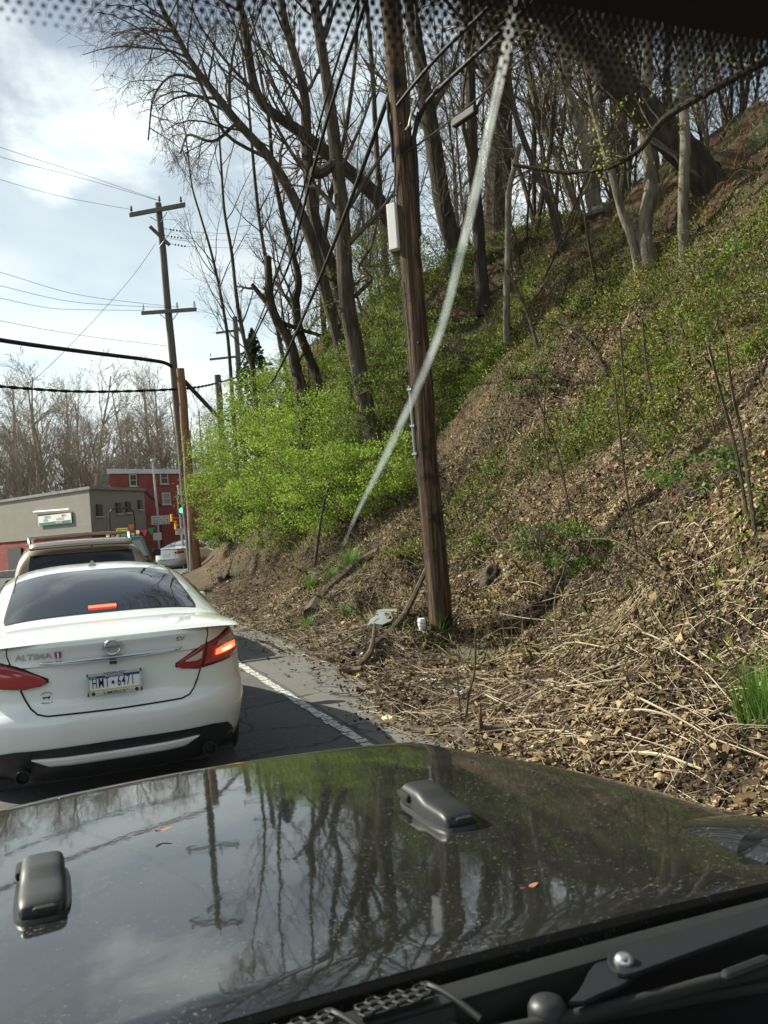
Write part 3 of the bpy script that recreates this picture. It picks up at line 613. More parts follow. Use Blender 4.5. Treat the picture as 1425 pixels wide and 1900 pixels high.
# dark pickup in front of the minivan
def pickup():
    p = aty(292, 1048, 23); root = empty('dark_pickup', (p[0]-.95, 23, 0), radians(-4), 'dark green pickup truck with a loaded bed ahead of the minivan', 'pickup truck')
    M = paint('pickup_paint', (.035, .05, .04), .35)
    b = MB(); b.prism([(0, .55), (5.2, .55), (5.2, .95), (4.9, 1.02), (3.7, 1.08), (2.15, 1.06), (2.15, 1.04), (0, 1.04)], 1.9, frame((-.95, 0, 0), (1, 0, 0), (0, 1, 0))); b.build('body', M, root, bevel=.05)
    c = MB()
    def cab(a, t):
        hw = .93-.22*t; y0 = 2.05+.22*t; y1 = 3.95-.85*t; z = 1.03+.72*t
        q = [(-hw, y0), (hw, y0), (hw, y1), (-hw, y1)][int(a) % 4]; return (q[0], q[1], z)
    c.grid(cab, [0, 1, 2, 3], [0, .25, .5, .75, .93, 1.0], closed=True); n = len(c.v[0]); c.f.append((n-4, n-3, n-2, n-1)); c.build('cab', M, root, bevel=.05)
    w = MB(); w.grid(lambda a, t: (a*(.78-.16*t), 2.035+.19*(t*.75+.15), 1.14+.5*t), [-1, -.5, 0, .5, 1], [0, .5, 1]); w.build('rear_window', plain('pickup_glass', (.22, .27, .27), .06), root)
    for sg in (-1, 1):
        s = MB(); s.grid(lambda a, t: (sg*(.935-.22*(t*.7+.13)), 2.35+a*1.15-.35*t*a+.1*t, 1.12+.5*t), [0, .5, 1], [0, .5, 1]); s.build('side_window', M_GLASS_DARK, root)
        t = MB(); t.box((sg*.88, -.02, .85), (.12, .05, .28)); t.build('tail_lamp', M_LAMP_RED, root, bevel=.01)
        m = MB(); m.box((sg*1.08, 3.3, 1.25), (.22, .1, .2)); m.build('door_mirror', M_BLACKPL, root, bevel=.02)
    r = random.Random(4); ld = MB()
    for i in range(26):
        x, y = r.uniform(-.75, .75), r.uniform(.15, 1.9); ld.box((x, y, 1.03+r.uniform(0, .09)), (r.uniform(.1, .4), r.uniform(.1, .5), r.uniform(.05, .2)), Matrix.Rotation(r.uniform(0, 3), 3, 'Z'))
    ld.build('bed_load', noisy('bed_rubble', [(.07, .07, .05), (.2, .18, .13)], scale=3), root)
    add_wheels(root, [(sx*.82, y, .38) for sx in (-1, 1) for y in (1.1, 4.3)], .38, .24)
pickup()

# green and yellow tractor carried on a low trailer
def tractor():
    p = aty(232, 1035, 39); x, y = p[0], 39.0
    tr = empty('flat_trailer', (x, y, 0), radians(-4), 'low flat trailer carrying the green tractor', 'trailer')
    d = MB(); d.box((0, 1.6, .62), (2.0, 4.6, .12)); d.build('deck', M_DEADWOOD, tr, bevel=.01)
    for sg in (-1, 1):
        r = MB(); r.box((sg*1.02, 1.6, .60), (.06, 4.6, .18)); r.build('side_rail', plain('trailer_black', (.03, .03, .03), .5) if 'trailer_black' not in MATS else MATS['trailer_black'], tr, bevel=.01)
    add_wheels(tr, [(sx*1.1, yy, .33) for sx in (-1, 1) for yy in (1.2, 2.1)], .33)
    root = empty('green_tractor', (x, y+.4, .68), radians(-4), 'green compact tractor with yellow seat and black roll bar on a trailer', 'tractor')
    G = plain('tractor_green', (.03, .22, .06), .35, coat=.6); Yl = plain('tractor_yellow', (.75, .52, .02), .4)
    b = MB(); b.box((0, 1.9, .95), (.62, 1.5, .6)); b.build('engine_hood', G, root, bevel=.08)
    b = MB(); b.box((0, .75, .62), (.7, 1.1, .4)); b.build('chassis', G, root, bevel=.04)
    for sg in (-1, 1):
        f = MB(); f.grid(lambda a, t: (sg*(.36+.34*t), .45+.58*sin(a), .62+.62*cos(a)), list(np.linspace(-1.3, 1.3, 9)), [0, 1]); f.build('fender', G, root, smooth=True, solid=.04)
        w = MB(); M = frame((sg*.62, .45, .56), (sg, 0, 0)); w.lathe([(.3, -.15), (.53, -.15), (.56, -.08), (.56, .08), (.53, .15), (.3, .15)], 28, M); wo = w.build('rear_wheel', M_RUBBER, root, smooth=True)
        h = MB(); h.lathe([(.3, -.06), (.3, .1), (.12, .04)], 20, M); h.build('hub', Yl, wo)
        w = MB(); M = frame((sg*.55, 2.3, .33), (sg, 0, 0)); w.lathe([(.18, -.1), (.31, -.1), (.33, -.05), (.33, .05), (.31, .1), (.18, .1)], 24, M); wo = w.build('front_wheel', M_RUBBER, root, smooth=True)
        h = MB(); h.lathe([(.18, -.04), (.18, .07), (.08, .03)], 16, M); h.build('hub', Yl, wo)
        l = MB(); l.box((sg*.62, .25, 1.32), (.16, .08, .13)); l.build('warning_lamp', plain('amber_lamp', (.9, .22, .03), .3, emit=(1, .25, .03), es=.6) if 'amber_lamp' not in MATS else MATS['amber_lamp'], root, bevel=.02)
    s = MB(); s.lathe([(.20, 0), (.26, .04), (.26, .12), (.20, .16)], 16, frame((0, .55, 1.0), (0, 0, 1))); s.box((0, .36, 1.28), (.5, .12, .5)); s.build('seat', Yl, root, bevel=.06)
    sb = MB(); sb.box((0, .29, 1.2), (.36, .05, .3)); sb.build('seat_back_cover', plain('seat_green', (.10, .42, .25), .25, coat=1), root, bevel=.05)
    P = [(-.52, .2, .9), (-.52, .16, 1.9), (-.50, .15, 2.2), (-.40, .14, 2.36), (-.2, .14, 2.41), (.2, .14, 2.41), (.40, .14, 2.36), (.50, .15, 2.2), (.52, .16, 1.9), (.52, .2, .9)]
    r = MB(); r.tube(P, .04, 8); r.build('roll_bar', plain('rops_black', (.02, .02, .022), .45), root, smooth=True)
    st = MB(); st.lathe([(.17, 0), (.19, .015), (.17, .03)], 18, frame((0, 1.15, 1.35), (0, -.5, .86))); st.build('steering_wheel', M_BLACKPL, root)
tractor()
# ================================================================== the off-road car the picture is taken from
def hood_paint():
    m, nt, b = new_mat('dusty_dark_paint'); N = nt.nodes; L = nt.links
    tc = N.new('ShaderNodeTexCoord')
    def nz(scale, det, ro=.6):
        n = N.new('ShaderNodeTexNoise'); n.inputs['Scale'].default_value = scale; n.inputs['Detail'].default_value = det; n.inputs['Roughness'].default_value = ro; L.new(tc.outputs['Object'], n.inputs['Vector']); return n
    def rng(src, lo, hi, a=0, c=1):
        r = N.new('ShaderNodeMapRange'); r.inputs[1].default_value = lo; r.inputs[2].default_value = hi; r.inputs[3].default_value = a; r.inputs[4].default_value = c; L.new(src, r.inputs[0]); return r.outputs[0]
    def mul(a, c):
        x = N.new('ShaderNodeMath'); x.operation = 'MULTIPLY'; L.new(a, x.inputs[0]); L.new(c, x.inputs[1]); return x.outputs[0]
    spots = mul(rng(nz(170, 2).outputs[0], .60, .70), rng(nz(17, 3).outputs[0], .40, .6, .3, 1.0))
    fine = rng(nz(260, 2).outputs[0], .64, .76, 0, .28)
    film = rng(nz(5, 5).outputs[0], .35, .75, .03, .12)
    mx1 = N.new('ShaderNodeMath'); mx1.operation = 'MAXIMUM'; L.new(spots, mx1.inputs[0]); L.new(fine, mx1.inputs[1])
    mx2 = N.new('ShaderNodeMath'); mx2.operation = 'MAXIMUM'; L.new(mx1.outputs[0], mx2.inputs[0]); L.new(film, mx2.inputs[1])
    b.inputs['Base Color'].default_value = (.008, .008, .0075, 1); b.inputs['Roughness'].default_value = .035; b.inputs['IOR'].default_value = 2.0
    bp = N.new('ShaderNodeBump'); bp.inputs['Strength'].default_value = .022; bp.inputs['Distance'].default_value = .004; L.new(nz(30, 2).outputs[0], bp.inputs['Height']); L.new(bp.outputs[0], b.inputs['Normal'])
    d = N.new('ShaderNodeBsdfDiffuse'); d.inputs[0].default_value = (.165, .17, .165, 1)
    ms = N.new('ShaderNodeMixShader'); f = N.new('ShaderNodeMath'); f.operation = 'MULTIPLY'; f.inputs[1].default_value = .5; L.new(mx2.outputs[0], f.inputs[0]); L.new(f.outputs[0], ms.inputs[0])
    L.new(b.outputs[0], ms.inputs[1]); L.new(d.outputs[0], ms.inputs[2]); L.new(ms.outputs[0], N['Material Output'].inputs[0])
    return m
def glass_clear():
    m, nt, b = new_mat('windshield_glass'); N = nt.nodes; L = nt.links; N.remove(b)
    t = N.new('ShaderNodeBsdfTransparent'); t.inputs[0].default_value = (.93, .975, .95, 1); g = N.new('ShaderNodeBsdfGlossy'); g.inputs['Roughness'].default_value = .02
    ms = N.new('ShaderNodeMixShader'); ms.inputs[0].default_value = .012; L.new(t.outputs[0], ms.inputs[1]); L.new(g.outputs[0], ms.inputs[2]); L.new(ms.outputs[0], N['Material Output'].inputs[0])
    return m
def offroad_car():
    X0 = .31; root = empty('offroad_car', (X0, 0, 0), 0, 'dark dusty off-road car whose hood fills the foreground', 'car')
    P = hood_paint(); GY = noisy('cowl_plastic', [(.012, .013, .013), (.024, .025, .025)], scale=6, rough=.5, bump=.2, bscale=200, bdist=.001)
    yr, yf = .885, 2.06
    hw = spline([.9, 1.15, 1.5, 1.9, 2.06, 2.2], [.80, .785, .735, .615, .575, .55])
    def hz(y): t = (y-yr)/(yf-yr); return 1.140-.042*max(0, t)**1.7
    def sec(y, drop=0.0):
        w = hw(y); z = hz(y)-drop; pts = []
        for a in np.linspace(0, w-.135, 12): pts.append((a, z+.028*(1-(a/w)**2)))
        zc = pts[-1][1]; pts += [(w-.11, zc-.003), (w-.095, zc-.009), (w-.06, zc-.020), (w-.03, zc-.032), (w-.012, zc-.046), (w-.002, zc-.068), (w+.002, zc-.10), (w+.004, zc-.2)]
        return [(-x, zz) for x, zz in pts[::-1]]+[(x, zz) for x, zz in pts[1:]]
    ys = [(yr-.001, .03), (yr, .002)]+[(y, 0) for y in np.linspace(yr+.03, yf-.10, 34)]+[(yf-.075, .002), (yf-.055, .005), (yf-.037, .010), (yf-.020, .017), (yf-.006, .027), (yf+.004, .042), (yf+.009, .06), (yf+.011, .10)]
    mb = MB(); V = []; S = [[(x, y, z) for x, z in sec(y, d)] for y, d in ys]; k = len(S[0])
    F = [(i*k+j, i*k+j+1, (i+1)*k+j+1, (i+1)*k+j) for i in range(len(S)-1) for j in range(k-1)]
    mb.add([p for r in S for p in r], F); hood = mb.build('hood', P, root, smooth=True)
    # bulged hinge covers at the rear corners of the hood
    for sg in (-1, 1):
        f = MB()
        def bulge(a, b, sg=sg):
            x = .56+.22*a; y = .93+.20*b; w = (1-abs(2*a-1)**2.5)*(1-b**2); return (sg*x, y, hz(y)+.028*(1-(x/hw(y))**2)-.001+.028*w-(.03*max(0, x-(hw(y)-.12))/.12))
        f.grid(bulge, list(np.linspace(0, 1, 18)), list(np.linspace(0, 1, 12))); f.build('hinge_bulge', P, hood, smooth=True)
        h = MB()
        for i, y in enumerate(np.linspace(0, 1, 2)): pass
        h.grid(lambda a, t: (sg*(.585+.12*t+.026*cos(a)), .945+.075*t*0+.045*sin(t*pi)*0+.035-.05*t, 1.150+.026*sin(a)*(1-.3*t)), list(np.linspace(0, pi, 9)), list(np.linspace(0, 1, 8))); h.build('hood_hinge', plain('hinge_black', (.03, .032, .035), .3) if 'hinge_black' not in MATS else MATS['hinge_black'], hood, smooth=True)
        s = MB(); s.lathe([(.010, 0), (.010, .004), (.006, .008)], 12, frame((sg*.655, .985, 1.182), (0, 0, 1))); s.build('hinge_screw', M_STEEL, hood)
    # rubber rests for the folded windshield
    prof_t = np.concatenate([np.linspace(0, .2, 12)[:-1], np.linspace(.2, .9, 16), np.linspace(.9, 1, 8)[1:]])
    for sg in (-1, 1):
        x0 = -.352 if sg < 0 else .268; y0, y1 = 1.255, 1.45; zb = hz(1.36)+.028*(1-(x0/.76)**2)
        def fl(i, t): 
            an = 2*pi*i/28; c = abs(cos(an))**.5*(1 if cos(an) >= 0 else -1); s_ = abs(sin(an))**.5*(1 if sin(an) >= 0 else -1); return (x0+c*(.0395-.002*t), (y0+y1)/2+s_*((y1-y0)/2+.012-.004*t), hz((y0+y1)/2+s_*(y1-y0)/2)+.028*(1-(x0/.76)**2)-.004+.010*t)
        fb = MB(); fb.grid(fl, list(range(28)), [0, 1], closed=True); fb.f.append(tuple(range(28, 56))); base = fb.build('hood_bumper', M_BLACKPL, root, smooth=True)
        def bd(a, t):
            y = y0+(y1-y0)*t; e = min(1, max(0, min(t/.16, (1-t)/.08))); e = (1-(1-e)**2)**.5
            top = .021+(.009 if t > .62 else .009*max(0, (t-.45)/.17)); w = .031*(.80+.2*e); q = sin(a); c = cos(a)
            return (x0-w*(abs(c)**.42)*(1 if c >= 0 else -1), y, hz(y)+.028*(1-(x0/.76)**2)+.006+(top*(.25+.75*e))*(max(0, q)**.45))
        bb = MB(); bb.grid(bd, list(np.linspace(0, pi, 19)), list(prof_t)); n = 19; bb.f.append(tuple(range(n))); bb.f.append(tuple(range(len(bb.v[0])-1, len(bb.v[0])-1-n, -1))); bb.build('bumper_top', M_BLACKPL, base, smooth=True)
        nt_ = MB(); nt_.box((x0+.004, y0+.004, zb+.014), (.034, .014, .016)); nt_.build('rear_notch', M_RUBBER, base, bevel=.006)
        op = MB(); op.box((x0-.024, y1-.03, zb+.017), (.028, .05, .015)); op.build('front_slot', plain('slot_black', (.004, .004, .004), .9) if 'slot_black' not in MATS else MATS['slot_black'], base, bevel=.006)
    # fallen brown leaves on the paint
    # cowl behind the hood
    c = MB()
    def cowl(a, t):
        x = -.80+1.60*a; return (x, [.873, .869, .863, .838, .828, .822][int(t)], [1.08, 1.130, 1.139, 1.143, 1.140, 1.10][int(t)]+.014*(1-(x/.8)**2))
    c.grid(cowl, list(np.linspace(0, 1, 24)), list(range(6))); cw = c.build('cowl_rim', GY, root, smooth=True)
    fl = MB()
    def floor(a, t):
        x = -.80+1.60*a; dep = .060 if x > .045 else .012; ye = [.824, .821, .72, .70][int(t)]; z = [1.140, 1.138-dep, 1.120-dep, 1.08][int(t)]; return (x, ye, z+.012*(1-(x/.8)**2))
    fl.grid(floor, list(np.linspace(0, 1, 90)), list(range(4))); fl.build('cowl_tray', GY, root)
    lip = MB(); lip.tube(smooth_path(np.array([(.30, .838, 1.133), (.10, .838, 1.136), (.052, .834, 1.137), (.038, .822, 1.136), (.048, .80, 1.132), (.085, .765, 1.126), (.13, .735, 1.12)]), 30), .0055, 10); lip.build('tray_edge', GY, cw, smooth=True)
    # hexagon vents at the left of the tray
    for x0, yv in ((-.118, .846), (-.012, .846)):
        vb = MB(); vb.box((x0, yv, 1.1585), (.078, .026, .004)); vo = vb.build('cowl_vent', plain('vent_dark', (.004, .004, .005), .9) if 'vent_dark' not in MATS else MATS['vent_dark'], cw)
        g = MB()
        for i in range(6):
            for j in range(2):
                hx, hy = x0-.033+i*.0132, yv-.008+j*.0115+(.0055 if i % 2 else 0)
                ring = [(hx+.0075*cos(q*pi/3), hy+.0066*sin(q*pi/3), 1.1615) for q in range(7)]; g.tube(ring, .0014, 4, cap=False)
        g.build('vent_mesh', GY, vo)
        f = MB(); f.tube(smooth_path(np.array([(x0+.030, .862, 1.158), (x0+.042, .860, 1.160), (x0+.048, .850, 1.160), (x0+.058, .832, 1.157), (x0+.075, .80, 1.145)]), 24), .0035, 8); f.build('vent_rib', GY, cw, smooth=True)
    # wiper: spindle, bracket, arm, rivets, blade
    WA = plain('wiper_steel_shaded', (.013, .015, .018), .6, .1, spec=.25)  # base colour darkened to stand in for shade over the arm
    def lp(u, v, z): q = atz(u, v, z); return (q[0]-X0, q[1], q[2])
    zz = 1.152
    arm_o = [lp(u, v, zz) for u, v in ((1178, 1813), (1162, 1816), (1146, 1813), (1133, 1803), (1127, 1788), (1131, 1773), (1143, 1763), (1162, 1758), (1300, 1722), (1440, 1680), (1560, 1648), (1580, 1680), (1430, 1722), (1300, 1768))]
    a = MB(); a.prism([(q[0], q[1]) for q in arm_o], .005, Matrix.Translation((0, 0, zz))); arm = a.build('wiper_arm', WA, root, bevel=.001)
    zz = 1.146; br = [lp(u, v, zz) for u, v in ((1056, 1866), (1072, 1850), (1083, 1832), (1092, 1812), (1104, 1796), (1120, 1784), (1136, 1780), (1146, 1806), (1160, 1822), (1176, 1822), (1150, 1838), (1118, 1850), (1085, 1866))]
    b2 = MB(); b2.prism([(q[0], q[1]) for q in br], .005, Matrix.Translation((0, 0, zz))); b2.build('wiper_bracket', WA, root, bevel=.001)
    q = lp(1158, 1785, 1.157); rv = MB(); rv.lathe([(.011, 0), (.011, .003), (.009, .007), (.005, .0095), (.0, .010)], 18, frame(q, (0, 0, 1))); rv.build('rivet', plain('rivet', (.55, .55, .56), .25, .9), arm, smooth=True)
    q = lp(1015, 1868, 1.142); sp = MB(); sp.lathe([(.020, -.02), (.020, .0), (.017, .006), (.010, .010), (0, .011)], 22, frame(q, (0, 0, 1))); sp.build('wiper_spindle', M_BLACKPL, root, smooth=True)
    bl = MB(); pts = [lp(u, v, 1.130+.004*sin((u-700)/260)) for u, v in ((690, 1962), (900, 1922), (1100, 1880), (1300, 1828), (1480, 1786), (1700, 1738))]; bl.tube(pts, .0075, 10); blade = bl.build('wiper_blade', M_RUBBER, root, smooth=True)
    cl = MB(); q = lp(1385, 1796, 1.145); cl.box(q, (.07, .013, .012), Matrix.Rotation(radians(4), 3, 'Z')); cl.build('blade_clip', M_BLACKPL, blade, bevel=.007)
    bl2 = MB(); pts = [lp(u, v, 1.118) for u, v in ((720, 1960), (1000, 1905), (1300, 1850), (1600, 1800))]; bl2.tube(pts, .006, 8); bl2.build('glass_seal', M_RUBBER, root, smooth=True)
    # windshield: glass, black frit with its fade-out dots, and the long crack
    base = np.array([0, .705, 1.10]); topp = np.array([0, .337, 2.05]); wd = (topp-base)/np.linalg.norm(topp-base); wn = np.cross(np.array([1., 0, 0]), wd); wn = wn if wn[1] > 0 else -wn
    Lg = np.linalg.norm(topp-base)
    g = MB(); V = []
    for off in (0, .005):
        for (x, t) in ((-.70, 0), (.70, 0), (.655, Lg), (-.655, Lg)): V.append(np.array([x, 0, 0])+base+wd*t+wn*off)
    g.add(V[:4], [(0, 1, 2, 3)]); gl = g.build('windshield', glass_clear(), root)
    def on_glass(u, v, off=-.002):
        d = ray(u, v); b0 = base+np.array([X0, 0, 0]); n = wn; t = ((b0-EYE) @ n)/(d @ n); q = EYE+d*t+n*off; return q-np.array([X0, 0, 0])
    q0 = on_glass(960, 0); tS = (q0-base) @ wd         # height on the glass of the solid black edge
    FR = plain('frit_black', (.006, .006, .007), .7)
    f = MB(); f.add([np.array([x, 0, 0])+base+wd*t-wn*.002 for x, t in ((-.69, tS), (.69, tS), (.68, Lg+.05), (-.68, Lg+.05))], [(0, 1, 2, 3)]); f.build('frit_band', FR, gl)
    dots = MB(); sp_ = .0049; rows = 12
    for r in range(rows):
        rad = .00245*(1-.06*r); tt = tS-.0015-r*sp_*.72
        for i in range(int(1.15/sp_)):
            x = -.62+i*sp_+(sp_/2 if r % 2 else 0); c0 = np.array([x, 0, 0])+base+wd*tt-wn*.002
            dots.add([c0+rad*(cos(q*pi/4)*np.array([1., 0, 0])+sin(q*pi/4)*wd) for q in range(8)], [tuple(range(8))])
    o = dots.build('frit_dots', FR, gl); o['kind'] = 'stuff'
    m, nt, b = new_mat('crack_white'); N = nt.nodes; L = nt.links
    b.inputs['Base Color'].default_value = (.62, .68, .68, 1); b.inputs['Roughness'].default_value = .35
    tr = N.new('ShaderNodeBsdfTranslucent'); tr.inputs[0].default_value = (.75, .82, .82, 1); tp = N.new('ShaderNodeBsdfTransparent'); m1 = N.new('ShaderNodeMixShader'); m1.inputs[0].default_value = .6; L.new(b.outputs[0], m1.inputs[1]); L.new(tr.outputs[0], m1.inputs[2])
    m2 = N.new('ShaderNodeMixShader'); tc = N.new('ShaderNodeTexCoord'); nn = N.new('ShaderNodeTexNoise'); nn.inputs['Scale'].default_value = 70; L.new(tc.outputs['Object'], nn.inputs['Vector'])
    mr = N.new('ShaderNodeMapRange'); mr.inputs[1].default_value = .3; mr.inputs[2].default_value = .7; mr.inputs[3].default_value = .14; mr.inputs[4].default_value = .40; L.new(nn.outputs[0], mr.inputs[0]); L.new(mr.outputs[0], m2.inputs[0]); L.new(tp.outputs[0], m2.inputs[1]); L.new(m1.outputs[0], m2.inputs[2]); L.new(m2.outputs[0], N['Material Output'].inputs[0])
    cp = [(962, -60), (955, 0), (944, 80), (928, 160), (905, 265), (880, 380), (854, 485), (824, 600), (788, 695), (744, 792), (702, 880), (664, 955), (640, 1012)]
    cxs = spline([v for u, v in cp], [u for u, v in cp]); vs = np.linspace(-60, 1012, 60); C = [on_glass(cxs(v), v, .002) for v in vs]
    cr = MB(); wdt = [.0021*(1 if v < 850 else max(.12, (1012-v)/162)) for v in vs]
    cr.tube(C, wdt, 6); cr.build('glass_crack', m, gl, smooth=True)
    # windshield frame and roof
    for sg in (-1, 1):
        p = MB(); p.tube([np.array([sg*.73, .0, 0])+base-wd*.03, np.array([sg*.70, 0, 0])+base+wd*(Lg+.02)], .03, 8); p.build('windshield_pillar', P, root, smooth=True)
    h = MB(); h.tube([np.array([-.72, 0, .03])+topp, np.array([.72, 0, .03])+topp], .03, 8); h.build('windshield_header', P, root, smooth=True)
    r = MB(); r.box((0, -.93, 2.115), (1.5, 2.5, .03)); r.build('roof', M_BLACKPL, root, bevel=.01)
    b = MB()
    for sg in (-1, 1): b.box((sg*.76, -.75, .84), (.06, 2.9, .58))
    b.box((0, -2.2, .84), (1.5, .05, .58)); b.box((0, -.75, .52), (1.5, 2.9, .05)); b.box((0, .73, .84), (1.52, .05, .5)); b.build('body_tub', P, root, bevel=.02)
    for sg in (-1, 1):
        q = MB(); q.box((sg*.74, -1.9, 1.6), (.05, .5, .98)); q.build('rear_pillar', M_BLACKPL, root, bevel=.01)
    d = MB(); d.prism([(.08, .9), (.66, .9), (.672, 1.112), (.60, 1.126), (.2, 1.10), (.08, 1.0)], 1.40, frame((-.70, 0, 0), (1, 0, 0), (0, 1, 0))); d.build('dashboard', noisy('dash_grey', [(.035, .036, .037), (.055, .056, .057)], scale=8, rough=.75, bump=.2, bscale=150, bdist=.001), root, bevel=.02)
    # grille, lamps, fenders, bumper and wheels (outside the picture, seen only from elsewhere)
    gr = MB(); gr.box((0, 2.085, .86), (1.14, .05, .40)); go = gr.build('grille', P, root, bevel=.02)
    for i in range(7):
        s = MB(); s.box((-.27+i*.09, 2.112, .86), (.05, .02, .30)); s.build('grille_slot', MATS['slot_black'], go, bevel=.005)
    for sg in (-1, 1):
        l = MB(); l.lathe([(.10, 0), (.10, .02), (.07, .035), (0, .04)], 22, frame((sg*.43, 2.105, .90), (0, 1, 0))); l.build('headlight', plain('headlight_glass', (.6, .62, .64), .08) if 'headlight_glass' not in MATS else MATS['headlight_glass'], root, smooth=True)
        f = MB(); f.grid(lambda a, t: (sg*(.60+.34*t), 1.55+.62*sin(a), .44+.46*cos(a)), list(np.linspace(-1.35, 1.35, 14)), [0, .5, 1]); f.build('fender', M_BLACKPL, root, smooth=True, solid=.05)
    eb = MB(); eb.box((0, 1.45, .78), (1.08, 1.1, .34)); eb.build('engine_bay', MATS['slot_black'], root)
    fb = MB(); fb.box((0, 2.3, .62), (1.6, .16, .17)); fb.build('front_bumper', M_BLACKPL, root, bevel=.04)
    add_wheels(root, [(sx*.78, y, .40) for sx in (-1, 1) for y in (1.55, -1.4)], .40, .24)
offroad_car()
# small brown leaves that lie on the hood
for u, v, lab in ((978, 1648, 'small brown leaf lying on the hood near its rear edge'), (300, 1541, 'small orange leaf lying on the hood near its front edge')):
    q = atz(u, v, 1.163); mb = MB(); pts = [(.014*cos(a)*(1+.25*cos(3*a)), .007*sin(a)*(1+.3*cos(2*a)), .002+.002*cos(2*a)) for a in np.linspace(0, 2*pi, 13)[:-1]]
    mb.add(pts+[(0, 0, .001)], [(i, (i+1) % 12, 12) for i in range(12)]); o = mb.build('fallen_leaf', plain('leaf_rust', (.26, .11, .05), .8) if 'leaf_rust' not in MATS else MATS['leaf_rust'], None, loc=tuple(q)); tag(o, lab, 'leaf')
# ================================================================== poles and wires
def insulator(mb, p, h=.16, up=(0, 0, 1)):
    mb.lathe([(.02, 0), (.02, h*.35), (.055, h*.4), (.065, h*.55), (.035, h*.6), (.05, h*.75), (.03, h), (0, h)], 10, frame(p, up, (1, 0, 0)))
def wire(label, pts, r=.008, mat=None, name='overhead_wire', cat='wire', group=None, twist=False, k=5):
    us = [p[0] for p in pts]; n = len(pts); t = np.arange(n); fu, fv, fy = (spline(t, [p[i] for p in pts]) for i in range(3))
    P = np.array([aty(fu(a), fv(a), fy(a)) for a in np.linspace(0, n-1, 14*(n-1)+1)])
    for _ in range(6): P[1:-1] = (P[:-2]+2*P[1:-1]+P[2:])/4
    mb = MB()
    if twist:
        d = np.concatenate([[0], np.cumsum(np.linalg.norm(np.diff(P, axis=0), axis=1))]); q = np.arange(0, d[-1], .12); Q = np.stack([np.interp(q, d, P[:, i]) for i in range(3)], 1)
        for ph in (0, pi): mb.tube(Q+np.stack([0*q, .03*np.cos(q*5+ph), .03*np.sin(q*5+ph)], 1), r, 4)
    else: mb.tube(P, r, k)
    o = mb.build(name, mat or M_WIRE, None, smooth=True); o.data.transform(Matrix.Translation(-Vector(P[0]))); o.location = P[0]
    return tag(o, label, cat, group)
def pole_mesh(base, top, r0, r1, k=14):
    n = 14; b, t = np.array(base, float), np.array(top, float); mb = MB(); P = [b+(t-b)*i/n+np.array([.012*sin(i*1.7), .012*cos(i*2.3), 0])*(i > 0) for i in range(n+1)]; mb.tube(P, np.linspace(r0, r1, n+1), k); return mb
def world_part(mb, name, mat, root, **kw):
    o = mb.build(name, mat, root, **kw); o.data.transform(Matrix.Translation(-root.location)); return o
